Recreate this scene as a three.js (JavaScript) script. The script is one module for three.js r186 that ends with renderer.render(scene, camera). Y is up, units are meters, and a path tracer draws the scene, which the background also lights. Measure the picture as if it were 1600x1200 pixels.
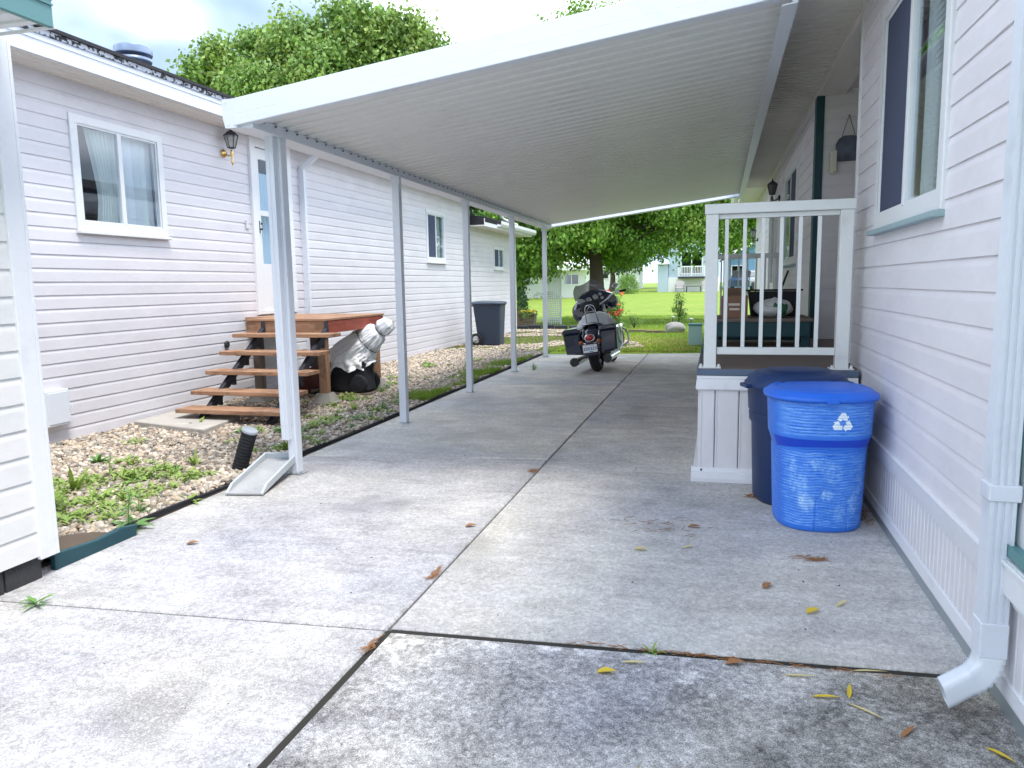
import * as THREE from 'three';
import { mergeGeometries, mergeVertices, toCreasedNormals } from 'three/addons/utils/BufferGeometryUtils.js';
import { RoundedBoxGeometry } from 'three/addons/geometries/RoundedBoxGeometry.js';

// ---------------------------------------------------------------- camera, sky, sun, exposure
const scene = new THREE.Scene();
const DEG = Math.PI / 180;
const camera = new THREE.PerspectiveCamera(54.03, 4 / 3, 0.05, 600);
camera.position.set(0, 1.4, 0);
camera.rotation.order = 'YXZ';
camera.rotation.set(-7.527 * DEG, 15.187 * DEG, -0.93 * DEG);

const renderer = new THREE.WebGLRenderer({ antialias: true });
renderer.toneMapping = THREE.LinearToneMapping;
renderer.toneMappingExposure = 5.3;
renderer.shadowMap.enabled = true;
renderer.shadowMap.type = THREE.PCFSoftShadowMap;

function mulberry(a) { return () => { a |= 0; a = a + 0x6D2B79F5 | 0; let t = Math.imul(a ^ a >>> 15, 1 | a); t = t + Math.imul(t ^ t >>> 7, 61 | t) ^ t; return ((t ^ t >>> 14) >>> 0) / 4294967296; }; }
function hash2(x, y, s) { let h = Math.imul(x, 374761393) + Math.imul(y, 668265263) + Math.imul(s, 1274126177) | 0; h = Math.imul(h ^ h >>> 13, 1274126177); return ((h ^ h >>> 16) >>> 0) / 4294967296; }
function vnoise(x, y, s = 0) {
  const xi = Math.floor(x), yi = Math.floor(y), fx = x - xi, fy = y - yi, u = fx * fx * (3 - 2 * fx), v = fy * fy * (3 - 2 * fy);
  const a = hash2(xi, yi, s), b = hash2(xi + 1, yi, s), c = hash2(xi, yi + 1, s), d = hash2(xi + 1, yi + 1, s);
  return a + (b - a) * u + (c - a) * v + (a - b - c + d) * u * v;
}
function fbm(x, y, s = 0, o = 4) { let r = 0, a = 0.5, n = 0; for (let i = 0; i < o; i++) { r += a * vnoise(x, y, s + i * 17); n += a; a *= 0.5; x *= 2.03; y *= 2.03; } return r / n; }
const clamp = (x, a = 0, b = 1) => Math.min(b, Math.max(a, x));
const sstep = (a, b, x) => { const t = clamp((x - a) / (b - a)); return t * t * (3 - 2 * t); };
const lerp = (a, b, t) => a + (b - a) * t;

{ // sky: pale summer blue behind thin, broken cloud
  const W = 1024, H = 512, d = new Float32Array(W * H * 4);
  for (let j = 0; j < H; j++) for (let i = 0; i < W; i++) {
    const th = (i / W) * Math.PI * 2, el = (j / H - 0.5) * Math.PI, up = Math.max(0, Math.sin(el));
    const k = 1 / (0.22 + up), px = Math.cos(th) * Math.cos(el) * k * 1.5, py = Math.sin(th) * Math.cos(el) * k * 1.5;
    const c = sstep(0.34, 0.64, fbm(px + 2.6, py + 3.4, 5, 5));
    const t = Math.pow(up, 0.6);
    const bl = [lerp(0.185, 0.13, t), lerp(0.24, 0.20, t), lerp(0.30, 0.32, t)], wh = [0.87, 0.94, 1.05];
    const o = (j * W + i) * 4;
    for (let q = 0; q < 3; q++) d[o + q] = lerp(bl[q], wh[q], c * 0.92) * 0.68;
    d[o + 3] = 1;
  }
  const sky = new THREE.DataTexture(d, W, H, THREE.RGBAFormat, THREE.FloatType);
  sky.mapping = THREE.EquirectangularReflectionMapping; sky.magFilter = THREE.LinearFilter; sky.minFilter = THREE.LinearFilter; sky.needsUpdate = true;
  scene.background = sky; scene.environment = sky;
}
const sun = new THREE.DirectionalLight(new THREE.Color().setRGB(1, 0.95, 0.88), 0.9);
sun.position.set(-2 + 20 * 0.34, 20 * 0.88, -8 + 20 * 0.22); sun.target.position.set(-2, 0, -8);
sun.castShadow = true; sun.shadow.radius = 40; sun.shadow.mapSize.set(2048, 2048);
Object.assign(sun.shadow.camera, { left: -30, right: 30, top: 40, bottom: -40, near: 1, far: 120 });
scene.add(sun, sun.target);

// ---------------------------------------------------------------- helpers
const V = (x, y, z) => new THREE.Vector3(x, y, z);
function G(g) {
  if (g.index) g = g.toNonIndexed();
  for (const k of Object.keys(g.attributes)) if (!['position', 'normal', 'uv'].includes(k)) g.deleteAttribute(k);
  if (!g.attributes.normal) g.computeVertexNormals();
  if (!g.attributes.uv) g.setAttribute('uv', new THREE.BufferAttribute(new Float32Array(g.attributes.position.count * 2), 2));
  g.morphAttributes = {}; return g;
}
function join(list) { list = (Array.isArray(list) ? list : [list]).map(G); return list.length === 1 ? list[0] : mergeGeometries(list); }
function bx(x0, x1, y0, y1, z0, z1, b = 0) {
  const w = Math.abs(x1 - x0), h = Math.abs(y1 - y0), d = Math.abs(z1 - z0);
  const g = b > 0 ? new RoundedBoxGeometry(w, h, d, 1, Math.min(b, w / 2.01, h / 2.01, d / 2.01)) : new THREE.BoxGeometry(w, h, d);
  return G(g).translate((x0 + x1) / 2, (y0 + y1) / 2, (z0 + z1) / 2);
}
function cyl(p, q, r1, r2 = r1, seg = 12, open = false) {
  const a = V(...p), b = V(...q), l = a.distanceTo(b), g = new THREE.CylinderGeometry(r2, r1, l, seg, 1, open);
  const m = new THREE.Matrix4().makeRotationFromQuaternion(new THREE.Quaternion().setFromUnitVectors(V(0, 1, 0), b.clone().sub(a).normalize()));
  return G(g).applyMatrix4(m).translate((a.x + b.x) / 2, (a.y + b.y) / 2, (a.z + b.z) / 2);
}
function tube(pts, r, seg = 24, rs = 8) { return G(new THREE.TubeGeometry(new THREE.CatmullRomCurve3(pts.map(p => V(...p)), false, 'centripetal'), seg, r, rs)); }
function barBetween(p, q, w, h) { // rectangular bar
  const a = V(...p), b = V(...q), l = a.distanceTo(b), g = new RoundedBoxGeometry(w, h, l, 1, Math.min(w, h) * 0.12);
  const m = new THREE.Matrix4().lookAt(a, b, Math.abs(b.y - a.y) / l > 0.95 ? V(1, 0, 0) : V(0, 1, 0));
  return G(g).applyMatrix4(m).translate((a.x + b.x) / 2, (a.y + b.y) / 2, (a.z + b.z) / 2);
}
function prism(pts, axis, a, b, holes = [], bevel = 0) { // polygon in the plane across `axis`: z:(x,y)  x:(z,y)  y:(x,z)
  const f = axis === 'z' ? p => [p[0], p[1]] : axis === 'x' ? p => [-p[0], p[1]] : p => [p[0], -p[1]];
  const s = new THREE.Shape(pts.map(p => new THREE.Vector2(...f(p))));
  for (const h of holes) s.holes.push(new THREE.Path(h.map(p => new THREE.Vector2(...f(p)))));
  const lo = Math.min(a, b), d = Math.abs(b - a);
  const g = new THREE.ExtrudeGeometry(s, bevel ? { depth: d - 2 * bevel, bevelEnabled: true, bevelThickness: bevel, bevelSize: bevel, bevelOffset: -bevel, bevelSegments: 1, curveSegments: 12 } : { depth: d, bevelEnabled: false });
  if (bevel) g.translate(0, 0, bevel);
  g.translate(0, 0, lo);
  if (axis === 'x') g.applyMatrix4(new THREE.Matrix4().makeBasis(V(0, 0, -1), V(0, 1, 0), V(1, 0, 0)));
  if (axis === 'y') g.applyMatrix4(new THREE.Matrix4().makeBasis(V(1, 0, 0), V(0, 0, -1), V(0, 1, 0)));
  return G(g);
}
const rect = (u0, u1, v0, v1) => [[u0, v0], [u1, v0], [u1, v1], [u0, v1]];
function lathe(prof, seg = 32, x = 0, y = 0, z = 0) { return G(new THREE.LatheGeometry(prof.map(p => new THREE.Vector2(...p)), seg)).translate(x, y, z); }
function ball(x, y, z, rx, ry = rx, rz = rx, s = 16) { return G(new THREE.SphereGeometry(1, s, Math.max(6, s * 0.7 | 0)).scale(rx, ry, rz)).translate(x, y, z); }
function surf(nu, nv, f, closeU = false) { // grid surface f(u,v) -> [x,y,z]
  const pos = [], uv = [], idx = [];
  for (let j = 0; j <= nv; j++) for (let i = 0; i <= nu; i++) { pos.push(...f(i / nu, j / nv)); uv.push(i / nu, j / nv); }
  for (let j = 0; j < nv; j++) for (let i = 0; i < nu; i++) { const a = j * (nu + 1) + i, b = a + 1, c = a + nu + 1, d = c + 1; idx.push(a, b, d, a, d, c); }
  const g = new THREE.BufferGeometry(); g.setAttribute('position', new THREE.Float32BufferAttribute(pos, 3)); g.setAttribute('uv', new THREE.Float32BufferAttribute(uv, 2)); g.setIndex(idx);
  g.computeVertexNormals();
  if (closeU) { const n = g.attributes.normal; for (let j = 0; j <= nv; j++) { const a = j * (nu + 1), b = a + nu, v = V(n.getX(a) + n.getX(b), n.getY(a) + n.getY(b), n.getZ(a) + n.getZ(b)).normalize(); n.setXYZ(a, v.x, v.y, v.z); n.setXYZ(b, v.x, v.y, v.z); } }
  return G(g);
}
function metric(g) { // uv in metres, u along the longest side of the piece
  g.computeBoundingBox(); const s = g.boundingBox.getSize(V(0, 0, 0)).toArray(), L = s.indexOf(Math.max(...s));
  const p = g.attributes.position, n = g.attributes.normal, uv = g.attributes.uv;
  for (let i = 0; i < p.count; i++) {
    const P = [p.getX(i), p.getY(i), p.getZ(i)], N = [n.getX(i), n.getY(i), n.getZ(i)].map(Math.abs), k = N.indexOf(Math.max(...N));
    const ax = [0, 1, 2].filter(q => q !== k); let [a, b] = ax; if (ax.includes(L)) { a = L; b = ax.find(q => q !== L); }
    uv.setXY(i, P[a] + P[k] * 0.37, P[b] + P[k] * 0.53);
  }
  return g;
}
const used = {};
function numbered(n) { used[n] = (used[n] || 0) + 1; return used[n] === 1 ? n : n + '_' + String(used[n] - 1).padStart(3, '0'); }
function shade(o) { o.castShadow = true; o.receiveShadow = true; return o; }
function part(name, geos, mat, parent) {
  const g = join(geos); if (mat.userData.metric) metric(g);
  const m = shade(new THREE.Mesh(g, mat)); m.name = name; parent.add(m); return m;
}
function tag(o, label, category, group) { o.userData.label = label; o.userData.category = category; if (group) o.userData.group = group; return o; }
function thing(name, label, category, pos = [0, 0, 0], ry = 0, group) { const o = new THREE.Group(); o.name = numbered(name); o.position.set(...pos); o.rotation.y = ry; scene.add(o); return tag(o, label, category, group); }
function solo(name, geos, mat, label, category, group) { const m = part(numbered(name), geos, mat, scene); return tag(m, label, category, group); }
function struct(name, geos, mat) { const m = part(name, geos, mat, scene); m.userData.kind = 'structure'; return m; }
function sub(name, parent) { const o = new THREE.Group(); o.name = name; parent.add(o); return o; }

// ---------------------------------------------------------------- textures and materials
function tex(w, h, f, srgb = true, rep = true) { // f(u,v,i,j) -> [r,g,b] in 0..1 (sRGB) or a grey
  const d = new Uint8Array(w * h * 4);
  for (let j = 0; j < h; j++) for (let i = 0; i < w; i++) { let c = f(i / w, j / h, i, j); if (typeof c === 'number') c = [c, c, c]; const o = (j * w + i) * 4; d[o] = clamp(c[0]) * 255; d[o + 1] = clamp(c[1]) * 255; d[o + 2] = clamp(c[2]) * 255; d[o + 3] = 255; }
  const t = new THREE.DataTexture(d, w, h, THREE.RGBAFormat); t.magFilter = THREE.LinearFilter; t.minFilter = THREE.LinearMipmapLinearFilter; t.generateMipmaps = true;
  if (srgb) t.colorSpace = THREE.SRGBColorSpace; if (rep) t.wrapS = t.wrapT = THREE.RepeatWrapping; t.needsUpdate = true; return t;
}
function canvasTex(w, h, draw) { const c = document.createElement('canvas'); c.width = w; c.height = h; draw(c.getContext('2d'), w, h); const t = new THREE.CanvasTexture(c); t.colorSpace = THREE.SRGBColorSpace; return t; }
const lin = (r, g, b) => new THREE.Color().setRGB(r, g, b);
function mat(c, rough = 0.6, o = {}) { const { metric: mt, ...rest } = o; const m = new THREE.MeshStandardMaterial({ color: c.isColor ? c : lin(...c), roughness: rough, ...rest }); if (mt) m.userData.metric = true; return m; }
function phys(c, rough, o = {}) { return new THREE.MeshPhysicalMaterial({ color: lin(...c), roughness: rough, ...o }); }

const tileFbm = (u, v, n, s, o = 4) => { // wraps at 1
  const a = fbm(u * n, v * n, s, o), b = fbm((u - 1) * n, v * n, s, o), c = fbm(u * n, (v - 1) * n, s, o), d = fbm((u - 1) * n, (v - 1) * n, s, o);
  return lerp(lerp(a, b, u), lerp(c, d, u), v);
};
const vinylMap = tex(512, 512, (u, v) => { const a = tileFbm(u, v, 6, 11, 5), b = tileFbm(u, v, 40, 12, 2); return 0.955 + (a - 0.5) * 0.10 + (b - 0.5) * 0.035; });
vinylMap.repeat.set(0.45, 0.9);
const vinylBump = tex(512, 512, (u, v) => tileFbm(u, v, 5, 31, 3) * 0.6 + tileFbm(u * 0.999, v, 46, 33, 2) * 0.4, false); vinylBump.repeat.set(0.6, 2.2);
const dirtMap = tex(512, 512, (u, v) => { const a = tileFbm(u, v, 5, 71, 5), b = tileFbm(u, v, 60, 72, 2); const k = 0.97 - 0.07 * sstep(0.55, 0.8, a) + (b - 0.5) * 0.025; return [k, k * 0.995, k * 0.98]; });
const M = {};
const vinyl = (c) => mat(c, 0.46, { map: vinylMap, bumpMap: vinylBump, bumpScale: 0.0012, metric: true });
M.sidingL = [vinyl([0.77, 0.755, 0.80]), vinyl([0.755, 0.74, 0.785]), vinyl([0.78, 0.765, 0.81])];
M.sidingR = [vinyl([0.84, 0.82, 0.86]), vinyl([0.83, 0.81, 0.85]), vinyl([0.85, 0.83, 0.87])];
M.sidingShed = [vinyl([0.82, 0.81, 0.80]), vinyl([0.80, 0.80, 0.795])];
M.skirt = vinyl([0.83, 0.82, 0.85]);
M.trim = mat([0.82, 0.84, 0.91], 0.42, { map: dirtMap, metric: true });
M.alu = mat([0.75, 0.80, 0.91], 0.36, { map: dirtMap, metric: true });
M.aluPan = mat([0.83, 0.84, 0.88], 0.38, { map: dirtMap, metric: true });
M.frame = mat([0.82, 0.85, 0.91], 0.35, { map: dirtMap, metric: true });
M.soffit = mat([0.82, 0.79, 0.77], 0.6, { map: dirtMap, metric: true });
M.teal = mat([0.008, 0.062, 0.085], 0.5, { map: dirtMap, metric: true });
M.tealPale = mat([0.11, 0.27, 0.29], 0.5, { map: dirtMap, metric: true });
M.glass = phys([0.93, 0.97, 1.0], 0.02, { transmission: 1, thickness: 0, ior: 1.5, specularIntensity: 1 });
M.screenMesh = mat([0.05, 0.065, 0.12], 0.85);
M.curtain = mat([0.62, 0.66, 0.62], 0.9);
M.blind = mat([0.60, 0.62, 0.63], 0.6);
M.blindDark = mat([0.20, 0.26, 0.28], 0.6);
M.room = mat([0.16, 0.17, 0.21], 0.9);
M.black = mat([0.012, 0.012, 0.014], 0.45);
M.blackMatt = mat([0.016, 0.017, 0.022], 0.8);
M.rubber = mat([0.014, 0.014, 0.015], 0.8);
M.galv = mat([0.42, 0.48, 0.52], 0.4, { metalness: 0.6, map: dirtMap, metric: true });
M.chrome = mat([0.75, 0.77, 0.79], 0.14, { metalness: 1 });
M.steelDark = mat([0.045, 0.048, 0.062], 0.5, { metalness: 0.4 });
M.brass = mat([0.72, 0.48, 0.17], 0.25, { metalness: 1 });
M.roof = mat([0.05, 0.05, 0.06], 0.95, { map: tex(256, 256, (u, v, i, j) => 0.6 + 0.4 * hash2(i, j, 3)), metric: true });
M.soil = mat([0.10, 0.075, 0.055], 1);
const woodMap = (a, b, s) => tex(512, 256, (u, v) => { const g = fbm(u * 5, v * 60, s, 4), r = Math.sin((v * 24 + fbm(u * 3, v * 4, s + 3) * 5) * 2) * 0.5 + 0.5, st = sstep(0.5, 0.8, fbm(u * 9, v * 9, s + 9)); const t = clamp(g * 0.65 + r * 0.35); return [0, 1, 2].map(q => lerp(a[q], b[q], t) * (1 - 0.22 * st)); });
const woodA = woodMap([0.53, 0.39, 0.30], [0.72, 0.57, 0.45], 41), woodR = woodMap([0.50, 0.23, 0.18], [0.64, 0.33, 0.26], 51), woodG = woodMap([0.36, 0.31, 0.28], [0.52, 0.46, 0.42], 61);
M.wood = mat([1, 1, 1], 0.75, { map: woodA, metric: true });
M.woodRed = mat([1, 1, 1], 0.7, { map: woodR, metric: true });
M.woodGrey = mat([1, 1, 1], 0.85, { map: woodG, metric: true });
M.deckBoard = mat([0.20, 0.16, 0.145], 0.7, { map: dirtMap, metric: true });
M.concOld = mat([0.42, 0.40, 0.36], 0.95, { map: tex(256, 256, (u, v, i, j) => 0.72 + 0.2 * tileFbm(u, v, 8, 81) + 0.12 * hash2(i, j, 4)), metric: true });
M.bark = mat([0.085, 0.065, 0.05], 0.95, { bumpMap: tex(256, 256, (u, v) => tileFbm(u, v, 14, 91, 4), false), bumpScale: 0.03, metric: true });
const leafMat = (r, g, b) => phys([r, g, b], 0.6, { transmission: 0.3, thickness: 0, side: THREE.DoubleSide });
M.leafA = leafMat(0.20, 0.35, 0.065); M.leafB = leafMat(0.165, 0.35, 0.035); M.leafC = leafMat(0.06, 0.16, 0.06);
M.weed = leafMat(0.27, 0.40, 0.07); M.weedDark = leafMat(0.14, 0.31, 0.06);
M.yellow = leafMat(0.75, 0.55, 0.02); M.straw = leafMat(0.72, 0.62, 0.28); M.needle = mat([0.32, 0.15, 0.06], 0.9);

// ---------------------------------------------------------------- ground, lawn, gravel, driveway
const hill = (x, z) => 0.64 * sstep(-28, -60, z) + 0.5 * sstep(-60, -110, z);
{
  const xs = [], zs = [];
  for (let x = -260; x <= 260; x += Math.abs(x) < 30 ? 1.5 : 23) xs.push(x);
  for (let z = 80; z >= -300; z -= z < 5 && z > -70 ? 1.5 : 20) zs.push(z);
  const pos = [], uv = [], idx = [];
  for (const z of zs) for (const x of xs) { pos.push(x, (z > -14.5 ? -0.05 : -0.012 + (fbm(x * 0.4, z * 0.4, 3) - 0.5) * 0.03) + hill(x, z), z); uv.push(x / 6, z / 6); }
  const n = xs.length;
  for (let j = 0; j < zs.length - 1; j++) for (let i = 0; i < n - 1; i++) { const a = j * n + i; idx.push(a, a + 1, a + n, a + 1, a + n + 1, a + n); }
  const g = new THREE.BufferGeometry(); g.setAttribute('position', new THREE.Float32BufferAttribute(pos, 3)); g.setAttribute('uv', new THREE.Float32BufferAttribute(uv, 2)); g.setIndex(idx); g.computeVertexNormals();
  const map = tex(1024, 1024, (u, v, i, j) => { const a = tileFbm(u, v, 7, 21, 4), b = tileFbm(u, v, 90, 22, 2), c = hash2(i, j, 9); const k = 0.60 + 0.25 * b + 0.16 * (c - 0.5) + 0.16 * tileFbm(u, v, 22, 27, 3), y = sstep(0.45, 0.75, a); return [lerp(0.54, 0.64, y) * k, lerp(0.66, 0.69, y) * k, lerp(0.16, 0.22, y) * k]; });
  const ground = struct('ground', g, mat([1, 1, 1], 1, { map }));
  ground.userData.label = 'mown green lawn and ground';
}
// drive slabs: own weathered concrete map each, sheltered ones cleaner and paled to offset shade
function slabMap(seed, w, h, dark, W, cleanShadeLift = 0) {
  const H = Math.min(2048, Math.round(W * h / w));
  return tex(W, H, (u, v, i, j) => {
    const x = u * w, z = v * h;
    const big = fbm(x * 1.1 + 3, z * 1.1, seed, 5), mid = fbm(x * 5, z * 6, seed + 3, 4), str = fbm(x * 3.2, z * 24, seed + 5, 4), fine = fbm(x * 60, z * 60, seed + 7, 2), sp = hash2(i >> 1, j >> 1, seed), sp2 = hash2(i, j, seed + 1);
    const ag = sstep(0.72, 0.95, sp) * 0.10 - sstep(0.25, 0.05, sp) * 0.09 + (sp2 - 0.5) * 0.06;
    let k, warm;
    if (!dark) {
      k = 0.715 + 0.075 * cleanShadeLift + (big - 0.5) * 0.15 + (mid - 0.5) * 0.15 + (str - 0.5) * 0.09 + (fine - 0.5) * 0.16 + ag * (0.9 - 0.5 * cleanShadeLift);  // less weathered concrete, plus a tone lift that counters the carport shade
      k -= (0.11 - 0.05 * cleanShadeLift) * sstep(0.62, 0.80, fbm(x * 2.2, z * 1.4, seed + 13, 5)) * sstep(0.35, 0.7, fine + mid * 0.3);
      warm = 0.006 + 0.012 * cleanShadeLift + (big - 0.5) * 0.05;
    } else {
      const lichen = sstep(0.50, 0.66, fbm(x * 1.6 + 1, z * 1.8, seed + 21, 5)), sp3 = sstep(0.55, 0.75, fbm(x * 22, z * 22, seed + 23, 3));
      k = 0.645 + (big - 0.5) * 0.16 + (mid - 0.5) * 0.24 + ag * 1.8 + (fine - 0.5) * 0.30;
      k -= 0.20 * sstep(0.44, 0.62, fbm(x * 1.3 + 9, z * 1.5 + 4, seed + 31, 5)) * (0.6 + 0.4 * sp3);
      k += 0.20 * lichen * sp3; warm = 0.004 + (big - 0.45) * 0.08;
    }
    return [k + warm, k + warm * 0.5, k - warm * 1.2 + 0.012];
  }, true, false);
}
const slabBump = tex(512, 512, (u, v, i, j) => 0.5 * hash2(i >> 1, j >> 1, 5) + 0.5 * tileFbm(u, v, 60, 6, 3), false); slabBump.repeat.set(2, 2);
{
  const drive = new THREE.Group(); drive.name = 'driveway'; drive.userData.kind = 'structure'; drive.userData.label = 'grey weathered concrete driveway of jointed slabs'; scene.add(drive);
  const slab = (poly, top, seed, dark, W, label, cleanShadeLift) => {
    const g = prism(poly, 'y', top - 0.1, top, [], 0.006);
    const xs = poly.map(p => p[0]), zs = poly.map(p => p[1]), x0 = Math.min(...xs), x1 = Math.max(...xs), z0 = Math.min(...zs), z1 = Math.max(...zs);
    const p = g.attributes.position, uv = g.attributes.uv; for (let i = 0; i < p.count; i++) uv.setXY(i, (p.getX(i) - x0) / (x1 - x0), (p.getZ(i) - z0) / (z1 - z0));
    const m = mat([0.88, 0.87, 0.87], 0.92, { map: slabMap(seed, x1 - x0, z1 - z0, dark, W, cleanShadeLift), bumpMap: slabBump, bumpScale: 0.0018 });
    const s = part('slab', g, m, drive); if (label) s.userData.label = label; return s;
  };
  // [x,z] outlines
  slab([[-3.6, 0.6], [-3.6, -2.535], [-1.292, -2.695], [-1.292, 0.6]], -0.003, 101, false, 1024, 'near left slab beside the shed', -0.35);
  slab([[-1.262, 0.3], [-1.262, -2.688], [0.935, -2.816], [0.935, 0.3]], -0.003, 202, true, 1400, 'dark speckled slab stained with lichen');
  slab([[-3.31, -2.565], [-1.286, -2.705], [-1.286, -5.80], [-3.31, -5.52]], 0, 103, false, 1024, 'slab before the splash tray', -0.15);
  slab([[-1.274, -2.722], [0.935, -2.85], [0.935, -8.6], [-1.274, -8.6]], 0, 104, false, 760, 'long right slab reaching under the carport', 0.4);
  slab([[-3.31, -5.53], [-1.286, -5.81], [-1.286, -10.2], [-3.31, -10.2]], 0.002, 105, false, 768, 'cleaner sheltered slab, paled further to offset the carport shade', 1);
  slab([[-3.31, -10.21], [-1.286, -10.21], [-1.286, -14.98], [-3.31, -14.7]], 0, 106, false, 768, 'cleaner sheltered slab, paled further to offset the carport shade', 1);
  slab([[-1.274, -8.61], [0.935, -8.61], [0.935, -15.5], [-1.274, -15.0]], 0, 107, false, 768, 'cleaner sheltered slab, paled further to offset the carport shade', 1);
  const base = struct('joint_soil', [bx(-3.34, 0.96, -0.3, -0.034, -15.4, 1.1), prism([[-1.27, -2.69], [0.935, -2.82], [0.935, -2.848], [-1.27, -2.72]], 'y', -0.05, -0.008), prism([[-1.29, 0.3], [-1.264, 0.3], [-1.264, -2.71], [-1.29, -2.71]], 'y', -0.05, -0.010)], mat([0.028, 0.026, 0.022], 1)); base.userData.label = 'dark soil in the driveway joints';
}
// gravel bed beside the drive, with soil below
struct('gravel_bed', bx(-5.9, -3.32, -0.2, 0.0, -22.8, -1.5), M.soil).userData.label = 'brown soil of the gravel bed';
{
  const R = mulberry(77), g0 = mergeVertices((() => { const g = new THREE.IcosahedronGeometry(1, 1); g.deleteAttribute('uv'); g.deleteAttribute('normal'); return g; })());
  const p = g0.attributes.position; for (let i = 0; i < p.count; i++) { const k = 0.84 + 0.32 * R(); p.setXYZ(i, p.getX(i) * k, p.getY(i) * k, p.getZ(i) * k); } g0.computeVertexNormals();
  const list = [];
  const cols = [[0.44, 0.39, 0.33], [0.52, 0.49, 0.45], [0.30, 0.28, 0.26], [0.48, 0.40, 0.31], [0.18, 0.17, 0.17], [0.60, 0.57, 0.52], [0.36, 0.30, 0.26], [0.22, 0.19, 0.16], [0.40, 0.38, 0.36]];
  const N = 92000;
  for (let i = 0; i < N; i++) {
    const t = R(), z = -3.0 - 19.5 * Math.pow(t, 1.35), x = -5.86 + R() * (2.5 + (z < -15.2 ? 1.9 * sstep(-22, -16, z) : 0)); if (x > -3.36 && z > -15.1) continue;
    if (z < -15.2 && fbm(x * 1.2, z * 1.2, 8) < 0.48) continue;
    const s = 0.0085 + 0.014 * Math.pow(R(), 1.9); list.push([x, 0.004 + s * (0.1 + 0.75 * R()) + 0.02 * fbm(x * 2, z * 2, 4), z, s]);
  }
  const im = new THREE.InstancedMesh(g0, mat([1, 1, 1], 0.85), list.length), d = new THREE.Object3D(), c = new THREE.Color();
  list.forEach(([x, y, z, s], i) => { d.position.set(x, y, z); d.rotation.set(R() * 0.7, R() * 6.3, R() * 0.7); d.scale.set(s * (0.9 + 0.5 * R()), s * (0.55 + 0.3 * R()), s * (0.8 + 0.4 * R())); d.updateMatrix(); im.setMatrixAt(i, d.matrix); const k = cols[R() * cols.length | 0], v = 0.78 + 0.4 * R(); im.setColorAt(i, c.setRGB(k[0] * v * 1.02, k[1] * v * 0.96, k[2] * v * 0.87)); });
  im.name = 'gravel'; im.userData = { kind: 'stuff', label: 'rounded beige and grey gravel stones beside the driveway', category: 'gravel' }; shade(im); scene.add(im);
}
// grass blades on the lawn behind the carport
{
  const R = mulberry(5), g = new THREE.BufferGeometry();
  g.setAttribute('position', new THREE.Float32BufferAttribute([-0.5, 0, 0, 0.5, 0, 0, 0.32, 0.55, 0.12, -0.5, 0, 0, 0.32, 0.55, 0.12, -0.3, 0.55, 0.12, -0.3, 0.55, 0.12, 0.32, 0.55, 0.12, 0.05, 1, 0.45], 3)); g.computeVertexNormals(); G(g);
  const list = [];
  for (let i = 0; i < 150000; i++) {
    const z = -14.9 - 17 * Math.pow(R(), 1.5), x = -6.2 + R() * 8.2; if (z > -15.35 && x > -3.3) continue;
    const den = z > -22 && x < -3 ? (fbm(x * 1.2, z * 1.2, 8) > 0.5 ? 0.15 : 0.8) : 0.65 + 0.35 * sstep(0.4, 0.6, fbm(x * 0.9, z * 0.9, 12)); if (x < -5.7 && z > -22.1) continue; if (R() > den) continue;
    list.push([x, z]);
  }
  for (let i = 0; i < 26000; i++) { const z = -8.4 - 6.2 * R(), x = -3.36 - 0.55 * R() * R() - 0.01; if (fbm(x * 2.2, z * 1.6, 51) > 0.44) list.push([x, z]); }   // strip along the drive edge
  const im = new THREE.InstancedMesh(g, mat([1, 1, 1], 0.7, { side: THREE.DoubleSide }), list.length), d = new THREE.Object3D(), c = new THREE.Color();
  list.forEach(([x, z], i) => { d.position.set(x, hill(x, z) - 0.015, z); d.rotation.set((R() - 0.5) * 0.9, R() * 6.3, (R() - 0.5) * 0.9); const h = (z > -14.7 ? 0.09 : 0.05) * (0.6 + 0.8 * R()); d.scale.set(0.006 + 0.005 * R(), h, h); d.updateMatrix(); im.setMatrixAt(i, d.matrix); const y = fbm(x * 0.8, z * 0.8, 19), dry = z < -15 && z > -23 ? sstep(0.5, 0.7, y) * R() : 0; im.setColorAt(i, c.setRGB(lerp(0.17, 0.42, dry) + 0.08 * R(), lerp(0.33, 0.36, dry), lerp(0.025, 0.14, dry))); });
  im.name = 'lawn_grass'; im.userData = { kind: 'stuff', label: 'short green grass behind the carport and along the drive edge', category: 'grass' }; shade(im); scene.add(im);
}
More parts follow.
